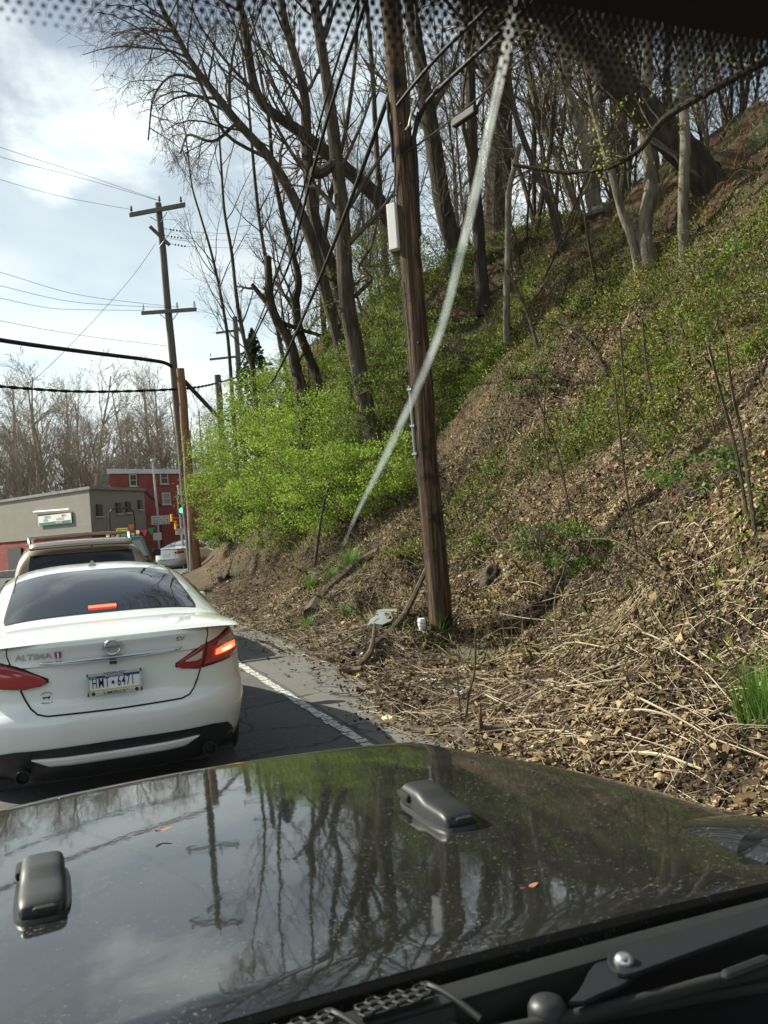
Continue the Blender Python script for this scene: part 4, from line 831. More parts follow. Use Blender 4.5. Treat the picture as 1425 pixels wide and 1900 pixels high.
# --- near pole
NP = hill_hit(818, 1152, base=True); NPY = NP[1]
near = empty('utility_pole', NP, 0, 'tall brown wooden utility pole with white box at foot of bank', 'utility pole')
topn = np.array([NP[0]-.12, NP[1]+.05, 12.5])
world_part(pole_mesh(NP-np.array([0, 0, .5]), topn, .165, .125, 18), 'pole', M_POLE, near, smooth=True)
def on_pole(z): t = (z-NP[2])/(topn[2]-NP[2]); return NP+(topn-NP)*t
def pz(v, u=760): return aty(u, v, NPY)[2]
SIDE = np.array([-cos(YAW), sin(YAW), 0]); FACE = np.array([-sin(YAW), -cos(YAW), 0])
def pole_bits():
    zt, zb = pz(378), pz(462); c = on_pole((zt+zb)/2)+SIDE*.21+FACE*.03
    rot = Matrix.Rotation(-YAW-.55, 3, 'Z')
    b = MB(); b.box(c, (.135, .12, zt-zb), rot); bo = world_part(b, 'equipment_box', M_WHITE, near, bevel=.008)
    l = MB(); l.box(c+np.array([0, 0, (zt-zb)/2+.006]), (.15, .135, .02), rot); world_part(l, 'box_lid', M_WHITE, bo, bevel=.004).data.transform(Matrix.Identity(4))
    s = MB(); s.box(c-SIDE*.10, (.10, .05, .3), rot); world_part(s, 'box_bracket', M_STEEL, near)
    # riser cables on the right and left of the shaft
    k = MB(); P = [on_pole(pz(v))-SIDE*(.15+.02*sin(i))+FACE*.05 for i, v in enumerate((215, 260, 300, 350, 400, 440))]; P[0] = P[0]-SIDE*.12; k.tube(P, .035, 8); world_part(k, 'riser_cable', M_CABLE, near, smooth=True)
    k = MB(); P = [on_pole(pz(v))+SIDE*(.15+.015*sin(i*2))+FACE*.03 for i, v in enumerate((190, 220, 260, 300))]; k.tube(P, .022, 8); world_part(k, 'riser_cable', M_CABLE, near, smooth=True)
    k = MB(); P = [on_pole(pz(290))+SIDE*.1+FACE*.14, on_pole(pz(302))+SIDE*.12+FACE*.12, on_pole(pz(330))+SIDE*.14+FACE*.1, on_pole(pz(375))+SIDE*.18+FACE*.05]; k.tube(P, .010, 6); world_part(k, 'drop_cable', M_CABLE, near, smooth=True)
    k = MB(); P = [on_pole(pz(v))+SIDE*.17+FACE*.05 for v in (715, 780, 850, 930)]; k.tube(P[:3], .022, 8); world_part(k, 'conduit', plain('conduit_grey', (.2, .2, .2), .5), near, smooth=True)
    for v in (722, 790, 842):
        q = MB(); q.box(on_pole(pz(v))+SIDE*.17+FACE*.05, (.07, .06, .03), rot); world_part(q, 'conduit_strap', M_STEEL, near)
    w = MB(); w.tube([on_pole(z)+SIDE*.165+FACE*.06 for z in np.linspace(NP[2], 5.0, 10)], .005, 5); world_part(w, 'ground_wire', M_WIRE, near)
    h = MB(); h.tube([on_pole(pz(250))-SIDE*.05+FACE*.15, on_pole(pz(245))-SIDE*.1+FACE*.18, on_pole(pz(200))-SIDE*.2+FACE*.2], .012, 6); world_part(h, 'cable_hook', M_WHITE, near)
    for v in (190, 240, 300, 640):
        q = MB(); q.lathe([(.02, 0), (.02, .02), (.012, .03)], 8, frame(on_pole(pz(v))+FACE*.15, tuple(FACE), (0, 0, 1))); world_part(q, 'bolt', M_CABLE, near)
pole_bits()
# white capped pipe stub at the pole foot
def stub():
    q = NP+SIDE*.27+FACE*.08; q[2] = hill(q[0], q[1]); o = empty('pipe_stub', q, 0, 'short white capped plastic pipe beside the pole foot', 'pipe')
    m = MB(); m.lathe([(.045, -.2), (.045, .20)], 16); m.build('pipe', M_WHITE, o, smooth=True); m = MB(); m.lathe([(.055, .13), (.055, .22), (.045, .235), (0, .235)], 16); m.build('cap', M_WHITE, o, smooth=True)
stub()
Y1 = NPY
wire('black cable rising from the near pole toward the top edge, upper of two', [(737, 196, Y1-.1), (775, 148, Y1-.5), (822, 95, Y1-1.1), (901, 19, Y1-2.2), (1060, -130, Y1-4.2)], .027, M_CABLE, 'trunk_cable', 'cable', k=8)
wire('black cable rising from the near pole toward the top edge, lower of two', [(775, 225, Y1-.1), (792, 190, Y1-.35), (822, 158, Y1-.8), (901, 85, Y1-1.8), (948, 41, Y1-2.4), (1120, -120, Y1-4.5)], .031, M_CABLE, 'trunk_cable', 'cable', k=8)
w3 = wire('thin cable with a splice box running up right from the near pole', [(743, 290, Y1-.15), (784, 262, Y1-.4), (831, 227, Y1-.9), (885, 183, Y1-1.5), (920, 151, Y1-1.9), (1000, 80, Y1-2.8), (1180, -80, Y1-4.6)], .013, M_CABLE, 'service_cable', 'cable')
def splice():
    a, b = aty(842, 226, Y1-1.0), aty(884, 197, Y1-1.5); d = Vector(b-a); mid = (a+b)/2; o = MB(); r = d.to_track_quat('X', 'Z').to_matrix()
    o.box(mid-np.array([0, 0, .03]), (d.length, .09, .11), r); x = world_part_free(o, 'splice_box', M_CABLE, mid, bevel=.02); tag(x, 'black splice box hung on the thin cable right of the pole', 'splice box')
def world_part_free(mb, name, mat, loc, **kw):
    o = mb.build(name, mat, None, **kw); o.data.transform(Matrix.Translation(-Vector(loc))); o.location = loc; return o
splice()
wire('thick black cable slanting from the near pole down to the shrub', [(732, 150, Y1), (718, 187, Y1+.8), (657, 354, Y1+4), (599, 503, Y1+8), (551, 615, Y1+12), (513, 695, Y1+16), (440, 800, Y1+23)], .038, M_CABLE, 'trunk_cable', 'cable', k=8)
wire('middle black cable slanting from pole top toward the far poles', [(742, -190, Y1+.1), (680, 0, Y1+2), (613, 202, Y1+5.5), (577, 330, Y1+9), (535, 495, Y1+14.5), (500, 567, Y1+18.5), (440, 690, Y1+27)], .034, M_CABLE, 'trunk_cable', 'cable', k=8)
wire('leftmost black cable slanting from pole top toward the far poles', [(741, -170, Y1+.1), (664, 0, Y1+2), (600, 202, Y1+5.5), (553, 388, Y1+10), (513, 508, Y1+14.5), (487, 580, Y1+18.5), (437, 700, Y1+27)], .024, M_CABLE, 'service_cable', 'cable')
wire('thin guy wire hanging in front of the leaning trunk, left one', [(722, 300, Y1+.2), (700, 407, Y1+1.2), (673, 567, Y1+3), (655, 700, Y1+5), (640, 850, Y1+7)], .006, M_WIRE, 'guy_wire', 'wire')
wire('thin guy wire hanging in front of the leaning trunk, right one', [(735, 330, Y1+.2), (716, 440, Y1+1.2), (692, 590, Y1+3), (672, 700, Y1+5), (655, 860, Y1+7)], .006, M_WIRE, 'guy_wire', 'wire')

# --- tall far pole with two crossarms
FY = 40.0
fb = aty(357, 1058, FY); fb[2] = hill(fb[0], fb[1]); ft = aty(294, 377, FY)
far = empty('tall_utility_pole', fb, 0, 'tall grey utility pole with two crossarms left of the shrub', 'utility pole')
world_part(pole_mesh(fb-np.array([0, 0, .4]), ft, .21, .14), 'pole', M_POLE_GREY, far, smooth=True)
def bar(p, q, w, h): 
    d = Vector(q-p); m = MB(); m.box((p+q)/2, (d.length, w, h), d.to_track_quat('X', 'Z').to_matrix()); return m
def far_bits():
    for dy in (-.16, .16):
        a = aty(241, 399, FY+1.0+dy); b = aty(343, 380, FY-1.0+dy); world_part(bar(a, b, .10, .20), 'crossarm', M_POLE_GREY, far, bevel=.01)
    a = aty(263, 581, FY+1.0-.2); b = aty(364, 574, FY-1.0-.2); world_part(bar(a, b, .09, .17), 'crossarm', M_POLE_GREY, far, bevel=.01)
    a = aty(278, 420, FY-.2); b = aty(315, 455, FY-.2); world_part(bar(a, b, .09, .15), 'short_arm', M_POLE_GREY, far, bevel=.01)
    for (u0, v0, u1, v1) in ((278, 402, 291, 410), (310, 394, 298, 412), (297, 583, 308, 592), (332, 578, 320, 594), (340, 400, 294, 460)):
        m = MB(); m.tube([aty(u0, v0, FY-.25), aty(u1, v1, FY-.25)], .02, 5); world_part(m, 'arm_brace', M_STEEL, far)
    for u, v, y in ((244, 394, FY+1), (296, 376, FY), (336, 377, FY-.9), (266, 577, FY+.8), (329, 573, FY-.3), (361, 571, FY-1)):
        m = MB(); p = aty(u, v, y); insulator(m, p-np.array([0, 0, .08]), .38); world_part(m, 'insulator', M_POLE_GREY if v < 500 else M_WHITE, far, smooth=True)
    for v, u in ((424, 303), (437, 305), (452, 312)):
        m = MB(); a, b = aty(u, v, FY), aty(u+33, v+5, FY-.2); m.tube([a, a+(b-a)*.3], .012, 5)
        for i in range(4): m.lathe([(.02, -.04), (.06, 0), (.02, .04)], 8, frame(a+(b-a)*(.4+.18*i), tuple(b-a), (0, 0, 1)))
        world_part(m, 'strain_insulator', M_POLE_GREY, far)
far_bits()
G1 = 'wires crossing the sky to the tall pole'
for i, (a, b, c_, y0) in enumerate((((295, 372), (150, 322), (0, 273), FY), ((290, 371), (150, 330), (0, 291), FY), ((245, 389), (120, 366), (0, 333), FY+1))):
    wire(['topmost thin wire in the left sky', 'second thin wire in the left sky below the topmost', 'third thin wire in the left sky ending at left crossarm tip'][i], [(*a, y0), (*b, y0-3), (*c_, y0-6), (-160, c_[1]-58, y0-9.5)], .009, M_WIRE, group=G1)
for i, (a, b, c_, y0) in enumerate((((329, 570), (150, 548), (0, 505), FY), ((310, 571), (150, 562), (0, 530), FY), ((266, 576), (120, 574), (0, 553), FY+.8), ((310, 642), (150, 622), (0, 595), FY))):
    wire(['upper of three thin wires reaching the lower crossarm', 'middle of three thin wires reaching the lower crossarm', 'lower of three thin wires reaching the lower crossarm tip', 'single thin wire just above the thick cable'][i], [(*a, y0), (*b, y0-3), (*c_, y0-6), (-160, c_[1]-40, y0-9.5)], .009, M_WIRE, group=G1)
wire('thick black cable sagging from the left edge to the tall pole', [(322, 682, FY), (305, 673, FY-.4), (270, 667, FY-1), (150, 652, FY-3.2), (0, 631, FY-6), (-160, 600, FY-9)], .085, M_CABLE, 'trunk_cable', 'cable', k=8)
wire('twisted black cable crossing the sky below the thick one', [(470, 690, FY+9), (420, 706, FY+6), (345, 721, FY), (170, 727, FY-3), (0, 717, FY-6), (-160, 700, FY-9)], .034, M_CABLE, 'twisted_cable', 'cable', twist=True)
wire('slanting guy wire from the tall pole down to the left', [(289, 452, FY), (252, 505, FY-1), (150, 620, FY-3), (60, 707, FY-5), (0, 745, FY-6), (-120, 830, FY-8.5)], .010, M_WIRE, 'guy_wire', 'wire')
wire('short thin wire from the tall pole down toward the bare wood', [(340, 733, FY), (300, 752, FY+3), (250, 782, FY+8), (200, 810, FY+14)], .009, M_WIRE, 'guy_wire', 'wire')
for i, (v, e) in enumerate(((429, 432), (442, 444), (457, 458))):
    wire(['upper', 'middle', 'lower'][i]+' thin wire from the tall pole into the bare tree', [(337, v, FY-.2), (430, e+2, FY+6), (540, e+4, FY+12), (650, e, FY+20)], .009, M_WIRE, group='wires entering the bare trees')
# --- shorter brown pole beside it, strut, and the two poles behind the shrub
bp = aty(364, 1058, 38.2); bp[2] = hill(bp[0], bp[1])
brown = empty('brown_wooden_pole', bp, 0, 'reddish brown wooden pole standing right against the tall pole', 'utility pole'); world_part(pole_mesh(bp-np.array([0, 0, .4]), aty(335, 684, 38.2), .23, .17), 'pole', M_POLE_RED, brown, smooth=True)
m = MB(); m.tube([aty(343, 708, 38.2), aty(403, 772, 44)], .10, 8); world_part(m, 'strut', M_POLE, brown, smooth=True)
m = MB(); m.tube([bp-np.array([.27, .2, .3]), aty(351, 985, 38.0)], .045, 8); world_part(m, 'metal_riser', M_STEEL, brown, smooth=True)
sb = aty(412, 820, 46); sb[2] = hill(sb[0], sb[1])
shortp = empty('short_wooden_pole', sb, 0, 'short weathered wooden pole rising out of the green shrub', 'utility pole'); world_part(pole_mesh(sb-np.array([0, 0, .3]), aty(404, 696, 46), .20, .17), 'pole', M_POLE_GREY, shortp, smooth=True)
db = aty(448, 760, 58); db[2] = hill(db[0], db[1])
dist = empty('distant_utility_pole', db, 0, 'distant dark utility pole with two small crossarms behind the shrub', 'utility pole'); world_part(pole_mesh(db-np.array([0, 0, .3]), aty(436, 588, 58), .20, .17), 'pole', M_POLE_GREY, dist, smooth=True)
world_part(bar(aty(401, 618, 58), aty(446, 612, 58), .1, .14), 'crossarm', M_POLE_GREY, dist); world_part(bar(aty(389, 667, 58), aty(446, 661, 58), .1, .14), 'crossarm', M_POLE_GREY, dist)
for u, v in ((403, 616), (391, 664)):
    m = MB(); insulator(m, aty(u, v, 58), .35); world_part(m, 'insulator', M_WHITE, dist)

# ================================================================== buildings at the bend
def siding(name, c0, c1, pitch):
    m, nt, b = new_mat(name); N = nt.nodes; L = nt.links
    tc = N.new('ShaderNodeTexCoord'); w = N.new('ShaderNodeTexWave'); w.wave_type = 'BANDS'; w.bands_direction = 'Z'; w.wave_profile = 'SAW'; w.inputs['Scale'].default_value = 1/pitch/1.0*.314/.314*.16; L.new(tc.outputs['Object'], w.inputs['Vector'])
    n = N.new('ShaderNodeTexNoise'); n.inputs['Scale'].default_value = 1.2; n.inputs['Detail'].default_value = 8; L.new(tc.outputs['Object'], n.inputs['Vector'])
    mx = N.new('ShaderNodeMix'); mx.data_type = 'RGBA'; mx.inputs[6].default_value = (*c0, 1); mx.inputs[7].default_value = (*c1, 1); L.new(n.outputs[0], mx.inputs[0]); L.new(mx.outputs[2], b.inputs['Base Color'])
    bp = N.new('ShaderNodeBump'); bp.inputs['Strength'].default_value = .8; bp.inputs['Distance'].default_value = .03; L.new(w.outputs[0], bp.inputs['Height']); L.new(bp.outputs[0], b.inputs['Normal']); b.inputs['Roughness'].default_value = .8; return m
M_SIDING = siding('grey_siding', (.20, .185, .16), (.26, .245, .21), .2)
M_BRICK = noisy('red_painted_brick', [(.21, .045, .035), (.27, .065, .05), (.30, .09, .07)], scale=1.6, rough=.85, bump=.5, bscale=14, bdist=.02, wear=((.18, .10, .08), 2.2, .58, .8))
def brick_courses(m):
    nt = m.node_tree; N = nt.nodes; L = nt.links; b = N['Principled BSDF']; src = b.inputs['Base Color'].links[0].from_socket
    tc = N.new('ShaderNodeTexCoord'); sp = N.new('ShaderNodeSeparateXYZ'); L.new(tc.outputs['Object'], sp.inputs[0]); cb = N.new('ShaderNodeCombineXYZ'); L.new(sp.outputs[0], cb.inputs[0]); L.new(sp.outputs[2], cb.inputs[1])
    br = N.new('ShaderNodeTexBrick'); br.inputs['Scale'].default_value = 2.0; br.inputs['Mortar Size'].default_value = .02; br.inputs['Color1'].default_value = (1, 1, 1, 1); br.inputs['Color2'].default_value = (.72, .72, .72, 1); br.inputs['Mortar'].default_value = (.45, .45, .45, 1); L.new(cb.outputs[0], br.inputs['Vector'])
    mx = N.new('ShaderNodeMix'); mx.data_type = 'RGBA'; mx.blend_type = 'MULTIPLY'; mx.inputs[0].default_value = .8; L.new(src, mx.inputs[6]); L.new(br.outputs[0], mx.inputs[7]); L.new(mx.outputs[2], b.inputs['Base Color'])
brick_courses(M_BRICK)
M_PANE = plain('window_pane', (.05, .065, .075), .06); M_PANE_L = plain('window_pane_light', (.20, .23, .25), .1)
M_TRIM = plain('window_trim', (.42, .40, .36), .6)
M_ROOFM = noisy('roof_metal', [(.45, .46, .47), (.6, .61, .62)], scale=2, rough=.5, bump=0); M_SHUT = plain('shutter_dark', (.03, .028, .028), .7)
class Wall:
    def __init__(s, p, q): s.p = np.array(p[:2]); s.q = np.array(q[:2]); s.d = (s.q-s.p)/np.linalg.norm(s.q-s.p); s.n = np.array([s.d[1], -s.d[0]]); s.n = s.n if s.n @ (-s.p) > 0 else -s.n
    def at(s, u, v):
        r = ray(u, v); t = ((s.p-EYE[:2]) @ s.n)/(r[:2] @ s.n); return EYE+r*t
    def box(s, c, w, h, t, out=0): 
        m = MB(); ang = math.atan2(s.d[1], s.d[0]); m.box(np.array(c)+np.array([s.n[0], s.n[1], 0])*out, (w, t, h), Matrix.Rotation(ang, 3, 'Z')); return m
    def rect(s, u0, v0, u1, v1):
        a, b = s.at(u0, v1), s.at(u1, v0); return (a+b)/2, float(np.linalg.norm((b-a)[:2])), float(abs(b[2]-a[2]))
def window(root, wall, u0, v0, u1, v1, pane=None, shutters=False, bars=True):
    c, w, h = wall.rect(u0, v0, u1, v1)
    f = world_part(wall.box(c, w, h, .10, .03), 'window', M_TRIM if not shutters else M_SHUT, root, bevel=.01)
    for dz in (-.25, .25): 
        m = wall.box(c+np.array([0, 0, dz*h*.92]), w*.74, h*.40, .03, .085); o = m.build('pane', pane or M_PANE, f); o.data.transform(Matrix.Translation(-root.location))
    m = wall.box(c-np.array([0, 0, h/2+.04]), w*1.15, .08, .16, .06); o = m.build('sill', M_TRIM, f); o.data.transform(Matrix.Translation(-root.location))
def hull(mb, plan, z0, z1):
    mb.prism([(x, y) for x, y in plan], z1-z0, Matrix.Translation((0, 0, z0))); return mb
def grey_building():
    C = aty(165, 908, 50); Lp = aty(-60, 949, 64); Rp = aty(267, 907, 54.5); zr = C[2]; zm = Wall(C, Rp).at(165, 993)[2]
    root = empty('grey_sided_building', (C[0], C[1], 0), 0, 'long low building with grey siding over a red ground floor', 'building')
    back = np.array([-.5, 16.0]); plan = [C[:2], Rp[:2], Rp[:2]+back*.8, Lp[:2]+np.array([4, 14]), Lp[:2]]
    world_part(hull(MB(), plan, zm, zr), 'upper_wall', M_SIDING, root)
    cen = sum(plan)/5; inn = [cen+(p-cen)*.985 for p in plan]
    world_part(hull(MB(), inn, -.1, zm+.01), 'ground_floor_wall', M_BRICK, root)
    out = [cen+(p-cen)*1.018 for p in plan]; rf = world_part(hull(MB(), out, zr, zr+.16), 'roof', noisy('roof_grey', [(.16, .16, .16), (.26, .26, .25)], scale=2), root)
    WL, WR = Wall(Lp, C), Wall(C, Rp)
    for u0, v0, u1, v1 in ((179, 936, 188, 958), (215, 933, 223, 953), (233, 931, 241, 951), (256, 928, 262, 945)): window(root, WR, u0, v0, u1, v1, shutters=True)
    c, w, h = WL.rect(18, 1016, 40, 1062); world_part(WL.box(c, w, h, .12, .0), 'door', M_SHUT, root)
    for u, v0, v1 in ((127, 912, 899), (186, 905, 886)):
        a = aty(u, v0, 58); m = MB(); m.tube([(a[0], a[1], zr), (a[0], a[1], aty(u, v1, 58)[2])], .09, 8); world_part(m, 'vent_pipe', M_STEEL, rf)
    a = aty(164, 905, 56); m = MB(); m.box((a[0], a[1], zr+.32), (1.1, .8, .35)); world_part(m, 'roof_unit', M_STEEL, rf, bevel=.02)
    # banner hung from a white bar
    c, w, h = WL.rect(75, 951, 135, 976); bn = empty('restaurant_banner', c, 0, 'white and green restaurant banner hung on the grey siding', 'banner')
    world_part(WL.box(c, w, h, .03, .10), 'cloth', plain('banner_white', (.62, .64, .62), .7), bn)
    D3 = np.array([WL.d[0], WL.d[1], 0]); N3 = np.array([WL.n[0], WL.n[1], 0])
    g = WL.box(c-np.array([0, 0, h*.33]), w*.95, h*.27, .012, .118); gb = world_part(g, 'green_band', plain('banner_green', (.02, .17, .11), .6), bn)
    gi, ri, wi = plain('banner_ink_green', (.015, .14, .07), .6), plain('banner_ink_red', (.45, .05, .05), .6), plain('banner_ink_white', (.75, .76, .74), .6)
    def T(txt, size, x, y, mat, xs=1.0, nm='lettering'):
        t = MB(); add_text(t, txt, size, lambda a, b: c+D3*(x+a)+np.array([0, 0, y+b])+N3*.128, xs); world_part(t, nm, mat, bn)
    T('PERKIO', h*.32, -w*.20, h*.30, gi, 1.25); T('MEN', h*.32, w*.29, h*.30, ri, 1.25); T('PIZZA', h*.32, -w*.26, 0, gi, 1.2); T('& PASTA', h*.32, w*.18, 0, ri, 1.25); T('484.552.8430', h*.22, w*.14, -h*.33, wi, 1.1)
    m = MB(); a, b = WL.at(66, 950), WL.at(132, 945); m.tube([a+N3*.12, b+N3*.12], .05, 8); world_part(m, 'banner_bar', plain('bar_white', (.8, .8, .78), .5), bn)
grey_building()
def red_building():
    P0 = aty(203, 879, 68); Q0 = aty(430, 852, 74); zr = P0[2]; root = empty('red_brick_building', (P0[0], P0[1], 0), 0, 'tall red painted brick building with white roof edge behind the pole', 'building')
    b = np.array([3.0, 12.0]); plan = [P0[:2], Q0[:2], Q0[:2]+b, P0[:2]+b]
    world_part(hull(MB(), plan, -.1, zr), 'wall', M_BRICK, root); cen = sum(plan)/4; out = [cen+(p-cen)*1.03 for p in plan]; world_part(hull(MB(), out, zr, zr+.35), 'roof', M_ROOFM, root)
    W = Wall(P0, Q0)
    for q, a in ((0, (240, 880, 252, 902)), (0, (297, 876, 310, 898)), (1, (301, 914, 315, 936)), (0, (352, 876, 362, 893)), (0, (247, 925, 259, 945))): window(root, W, *a, pane=[M_PANE, M_PANE_L][q])
    # lower wing with a sloped roof in front
    P1, Q1 = aty(255, 960, 60), aty(345, 948, 63); b = np.array([1.5, 6.0]); w2 = [P1[:2], Q1[:2], Q1[:2]+b, P1[:2]+b]; world_part(hull(MB(), w2, -.1, aty(255, 945, 60)[2]), 'front_wing', M_BRICK, root)
    m = MB(); a, c = aty(262, 905, 62), aty(300, 940, 62); m.tube([a, c], .12, 6); world_part(m, 'stair_rail', M_SHUT, root)
red_building()
def mast():
    p = aty(293, 1005, 58); p[2] = 0; o = empty('service_mast', p, 0, 'thin grey metal mast in front of the red building', 'mast')
    m = MB(); m.tube([(0, 0, 0), tuple(aty(291, 940, 58)-p), tuple(aty(283, 856, 58)-p)], [.10, .08, .06], 8); m.build('shaft', M_STEEL, o, smooth=True)
    m = MB(); m.lathe([(.09, 0), (.13, .08), (.10, .2), (0, .22)], 10, frame(tuple(aty(283, 857, 58)-p), (0, 0, 1))); m.build('cap', M_STEEL, o)
mast()
def letter_sign():
    a, b = aty(281, 976, 54), aty(314, 954, 54); c = (a+b)/2; base = np.array([c[0], c[1], 0]); o = empty('letter_board_sign', base, 0, 'white letter-board sign on a post before the red building', 'sign')
    w, h = abs(b[0]-a[0])*1.02, abs(b[2]-a[2])*.86; th = radians(3)
    m = MB(); m.box((0, 0, c[2]), (w, .18, h)); m.build('frame', plain('sign_frame', (.3, .3, .3), .5), o, bevel=.02)
    m = MB(); m.box((0, -.095, c[2]), (w*.94, .02, h*.90)); bo = m.build('board', plain('sign_white', (.55, .56, .57), .5), o)
    t = MB(); add_text(t, 'PERKIO', h*.22, lambda x, y: (-w*.2+x, -.108, c[2]+h*.27+y), 1.1); t.build('lettering', MATS['banner_ink_green'], bo)
    t = MB(); add_text(t, 'MEN', h*.22, lambda x, y: (w*.26+x, -.108, c[2]+h*.27+y), 1.1); t.build('lettering', MATS['banner_ink_red'], bo)
    r = random.Random(5); t = MB()
    for row, y in enumerate((.02, -.16, -.34)):
        x = -.40
        while x < .38:
            l = r.uniform(.05, .12); t.box((w*(x+l/2), -.107, c[2]+h*y), (w*l, .004, h*.085)); x += l+r.uniform(.03, .1)
    t.build('letter_rows', plain('sign_ink', (.08, .08, .09), .6), bo)
    m = MB(); m.tube([(0, .0, -.1), (0, 0, c[2]-h/2)], .07, 8); m.build('post', M_SHUT, o)
    m = MB(); m.box((-.25, -.1, aty(296, 995, 54)[2]), (.5, .06, .45)); m.build('small_notice', MATS['sign_white'], o)
letter_sign()
def pennants():
    cols = [('blue', (.02, .12, .5), 256, 985), ('pink', (.7, .06, .25), 268, 988), ('green', (.02, .3, .1), 280, 985), ('orange', (.75, .2, .03), 243, 978)]
    wire('thin cord of the pennant string beside the red building', [(236, 975, 49), (256, 980, 49), (270, 982, 49), (296, 976, 50)], .010, M_WIRE, 'pennant_string', 'string')
    for nme, c, u, v in cols:
        p = aty(u, v-5, 49); m = MB(); s = .17; m.prism([(-s, 0), (s, 0), (.02, -.36), (-.02, -.36)], .012, frame((0, 0, 0), (0, -1, 0), (1, 0, 0))); o = m.build('pennant_flag', plain('flag_'+nme, c, .6), None, loc=tuple(p)); tag(o, f'{nme} triangular pennant flag hanging on the string by the tractor', 'flag', 'pennant flags on the string')
pennants()
def traffic_light():
    p = aty(338, 1010, 47); p = np.array([p[0], 47, 0]); o = empty('traffic_light', p, 0, 'yellow traffic light showing green beside the brown pole', 'traffic light')
    def L(u, v, y=47): return tuple(aty(u, v, y)-p)
    m = MB(); m.tube([L(341, 1040)[:2]+(0,), L(337, 985), L(331, 900)], .07, 8); m.build('post', M_STEEL, o, smooth=True)
    c = aty(335.5, 936, 46.7)-p; m = MB(); m.box(c, (.34, .26, 1.02)); hd = m.build('signal_head', plain('signal_yellow', (.16, .10, .02), .5), o, bevel=.03)
    for i, (nm, mt) in enumerate((('red_lens', plain('lens_red_off', (.12, .02, .015), .3)), ('amber_lens', plain('lens_amber_off', (.14, .07, .01), .3)), ('green_lens', plain('lens_green_lit', (.05, .5, .25), .3, emit=(.03, 1, .42), es=3.2)))):
        m = MB(); q = c+np.array([0, -.13, .32-.32*i]); m.lathe([(.13, 0), (.12, .02), (.07, .04), (0, .045)], 18, frame(q, (0, -1, 0))); l = m.build(nm, mt, hd, smooth=True)
        v = MB(); v.grid(lambda a, t: tuple(q+np.array([.145*cos(a), -.02-.2*t, .145*sin(a)])), list(np.linspace(-.3, pi+.3, 12)), [0, 1]); v.build('visor', M_SHUT, l, solid=.01)
    for u, v0, v1 in ((318.5, 954, 968), (326, 966, 982)):
        a, b = aty(u, v0, 46.6)-p, aty(u, v1, 46.6)-p; m = MB(); m.box((a+b)/2, (.10, .34, abs(b[2]-a[2]))); m.build('side_signal', plain('signal_orange', (.85, .32, .03), .45) if 'signal_orange' not in MATS else MATS['signal_orange'], o, bevel=.02)
        m = MB(); m.tube([(a+b)/2, np.array(L(337, (v0+v1)/2))], .03, 6); m.build('bracket', M_STEEL, o)
    m = MB(); m.box(L(334, 986, 46.8), (.45, .04, .34)); m.build('small_sign', MATS['sign_white'], o)
traffic_light()
# pale kerb block by the red wall
q = atz(12, 1072, 0); m = MB(); m.box((0, 0, .2), (1.3, .6, .4)); o = m.build('concrete_block', noisy('concrete', [(.3, .29, .27), (.42, .41, .39)], scale=5), None, bevel=.04, loc=(q[0], 55, 0)); tag(o, 'small pale concrete block at the foot of the red wall', 'concrete block')
# ================================================================== trees
TR = random.Random(11)
def rv(): 
    while True:
        v = np.array([TR.uniform(-1, 1) for _ in range(3)]); n = np.linalg.norm(v)
        if .1 < n < 1: return v/n
def unit(v): return v/(np.linalg.norm(v)+1e-9)
def branch(out, p, d, r, length, lvl, maxl, kids, wig=.16, up=.06, droop=0.0, rmin=.004):
    n = max(3, min(8, int(3+length*1.6))); seg = length/n; pts = [p]; D = [d]
    for i in range(n):
        d = unit(d+wig*rv()+np.array([0, 0, up-droop*(i/n)])); p = p+d*seg; pts.append(p); D.append(d)
    rad = [max(rmin, r*(1-.72*i/n)) for i in range(n+1)]; out.append((pts, rad, lvl))
    if lvl < maxl:
        for j in range(kids[min(lvl, len(kids)-1)]):
            t = TR.uniform(.18, 1.0); i = min(n-1, int(t*n)); q = pts[i]+(pts[i+1]-pts[i])*(t*n-i); dd = D[i+1]
            side = unit(np.cross(dd, rv())); a = TR.uniform(.45, 1.05); nd = unit(dd*cos(a)+side*sin(a))
            branch(out, q, nd, rad[i]*TR.uniform(.45, .68), length*TR.uniform(.38, .68)*(1.1-.45*t), lvl+1, maxl, kids, wig*1.1, up, droop, rmin)
def twig_mesh(segs, kmap=(7, 5, 3, 3, 3, 3)):
    mb = MB()
    for pts, rad, l in segs: mb.tube(np.array(pts), np.array(rad), kmap[min(l, 5)], cap=False)
    return mb
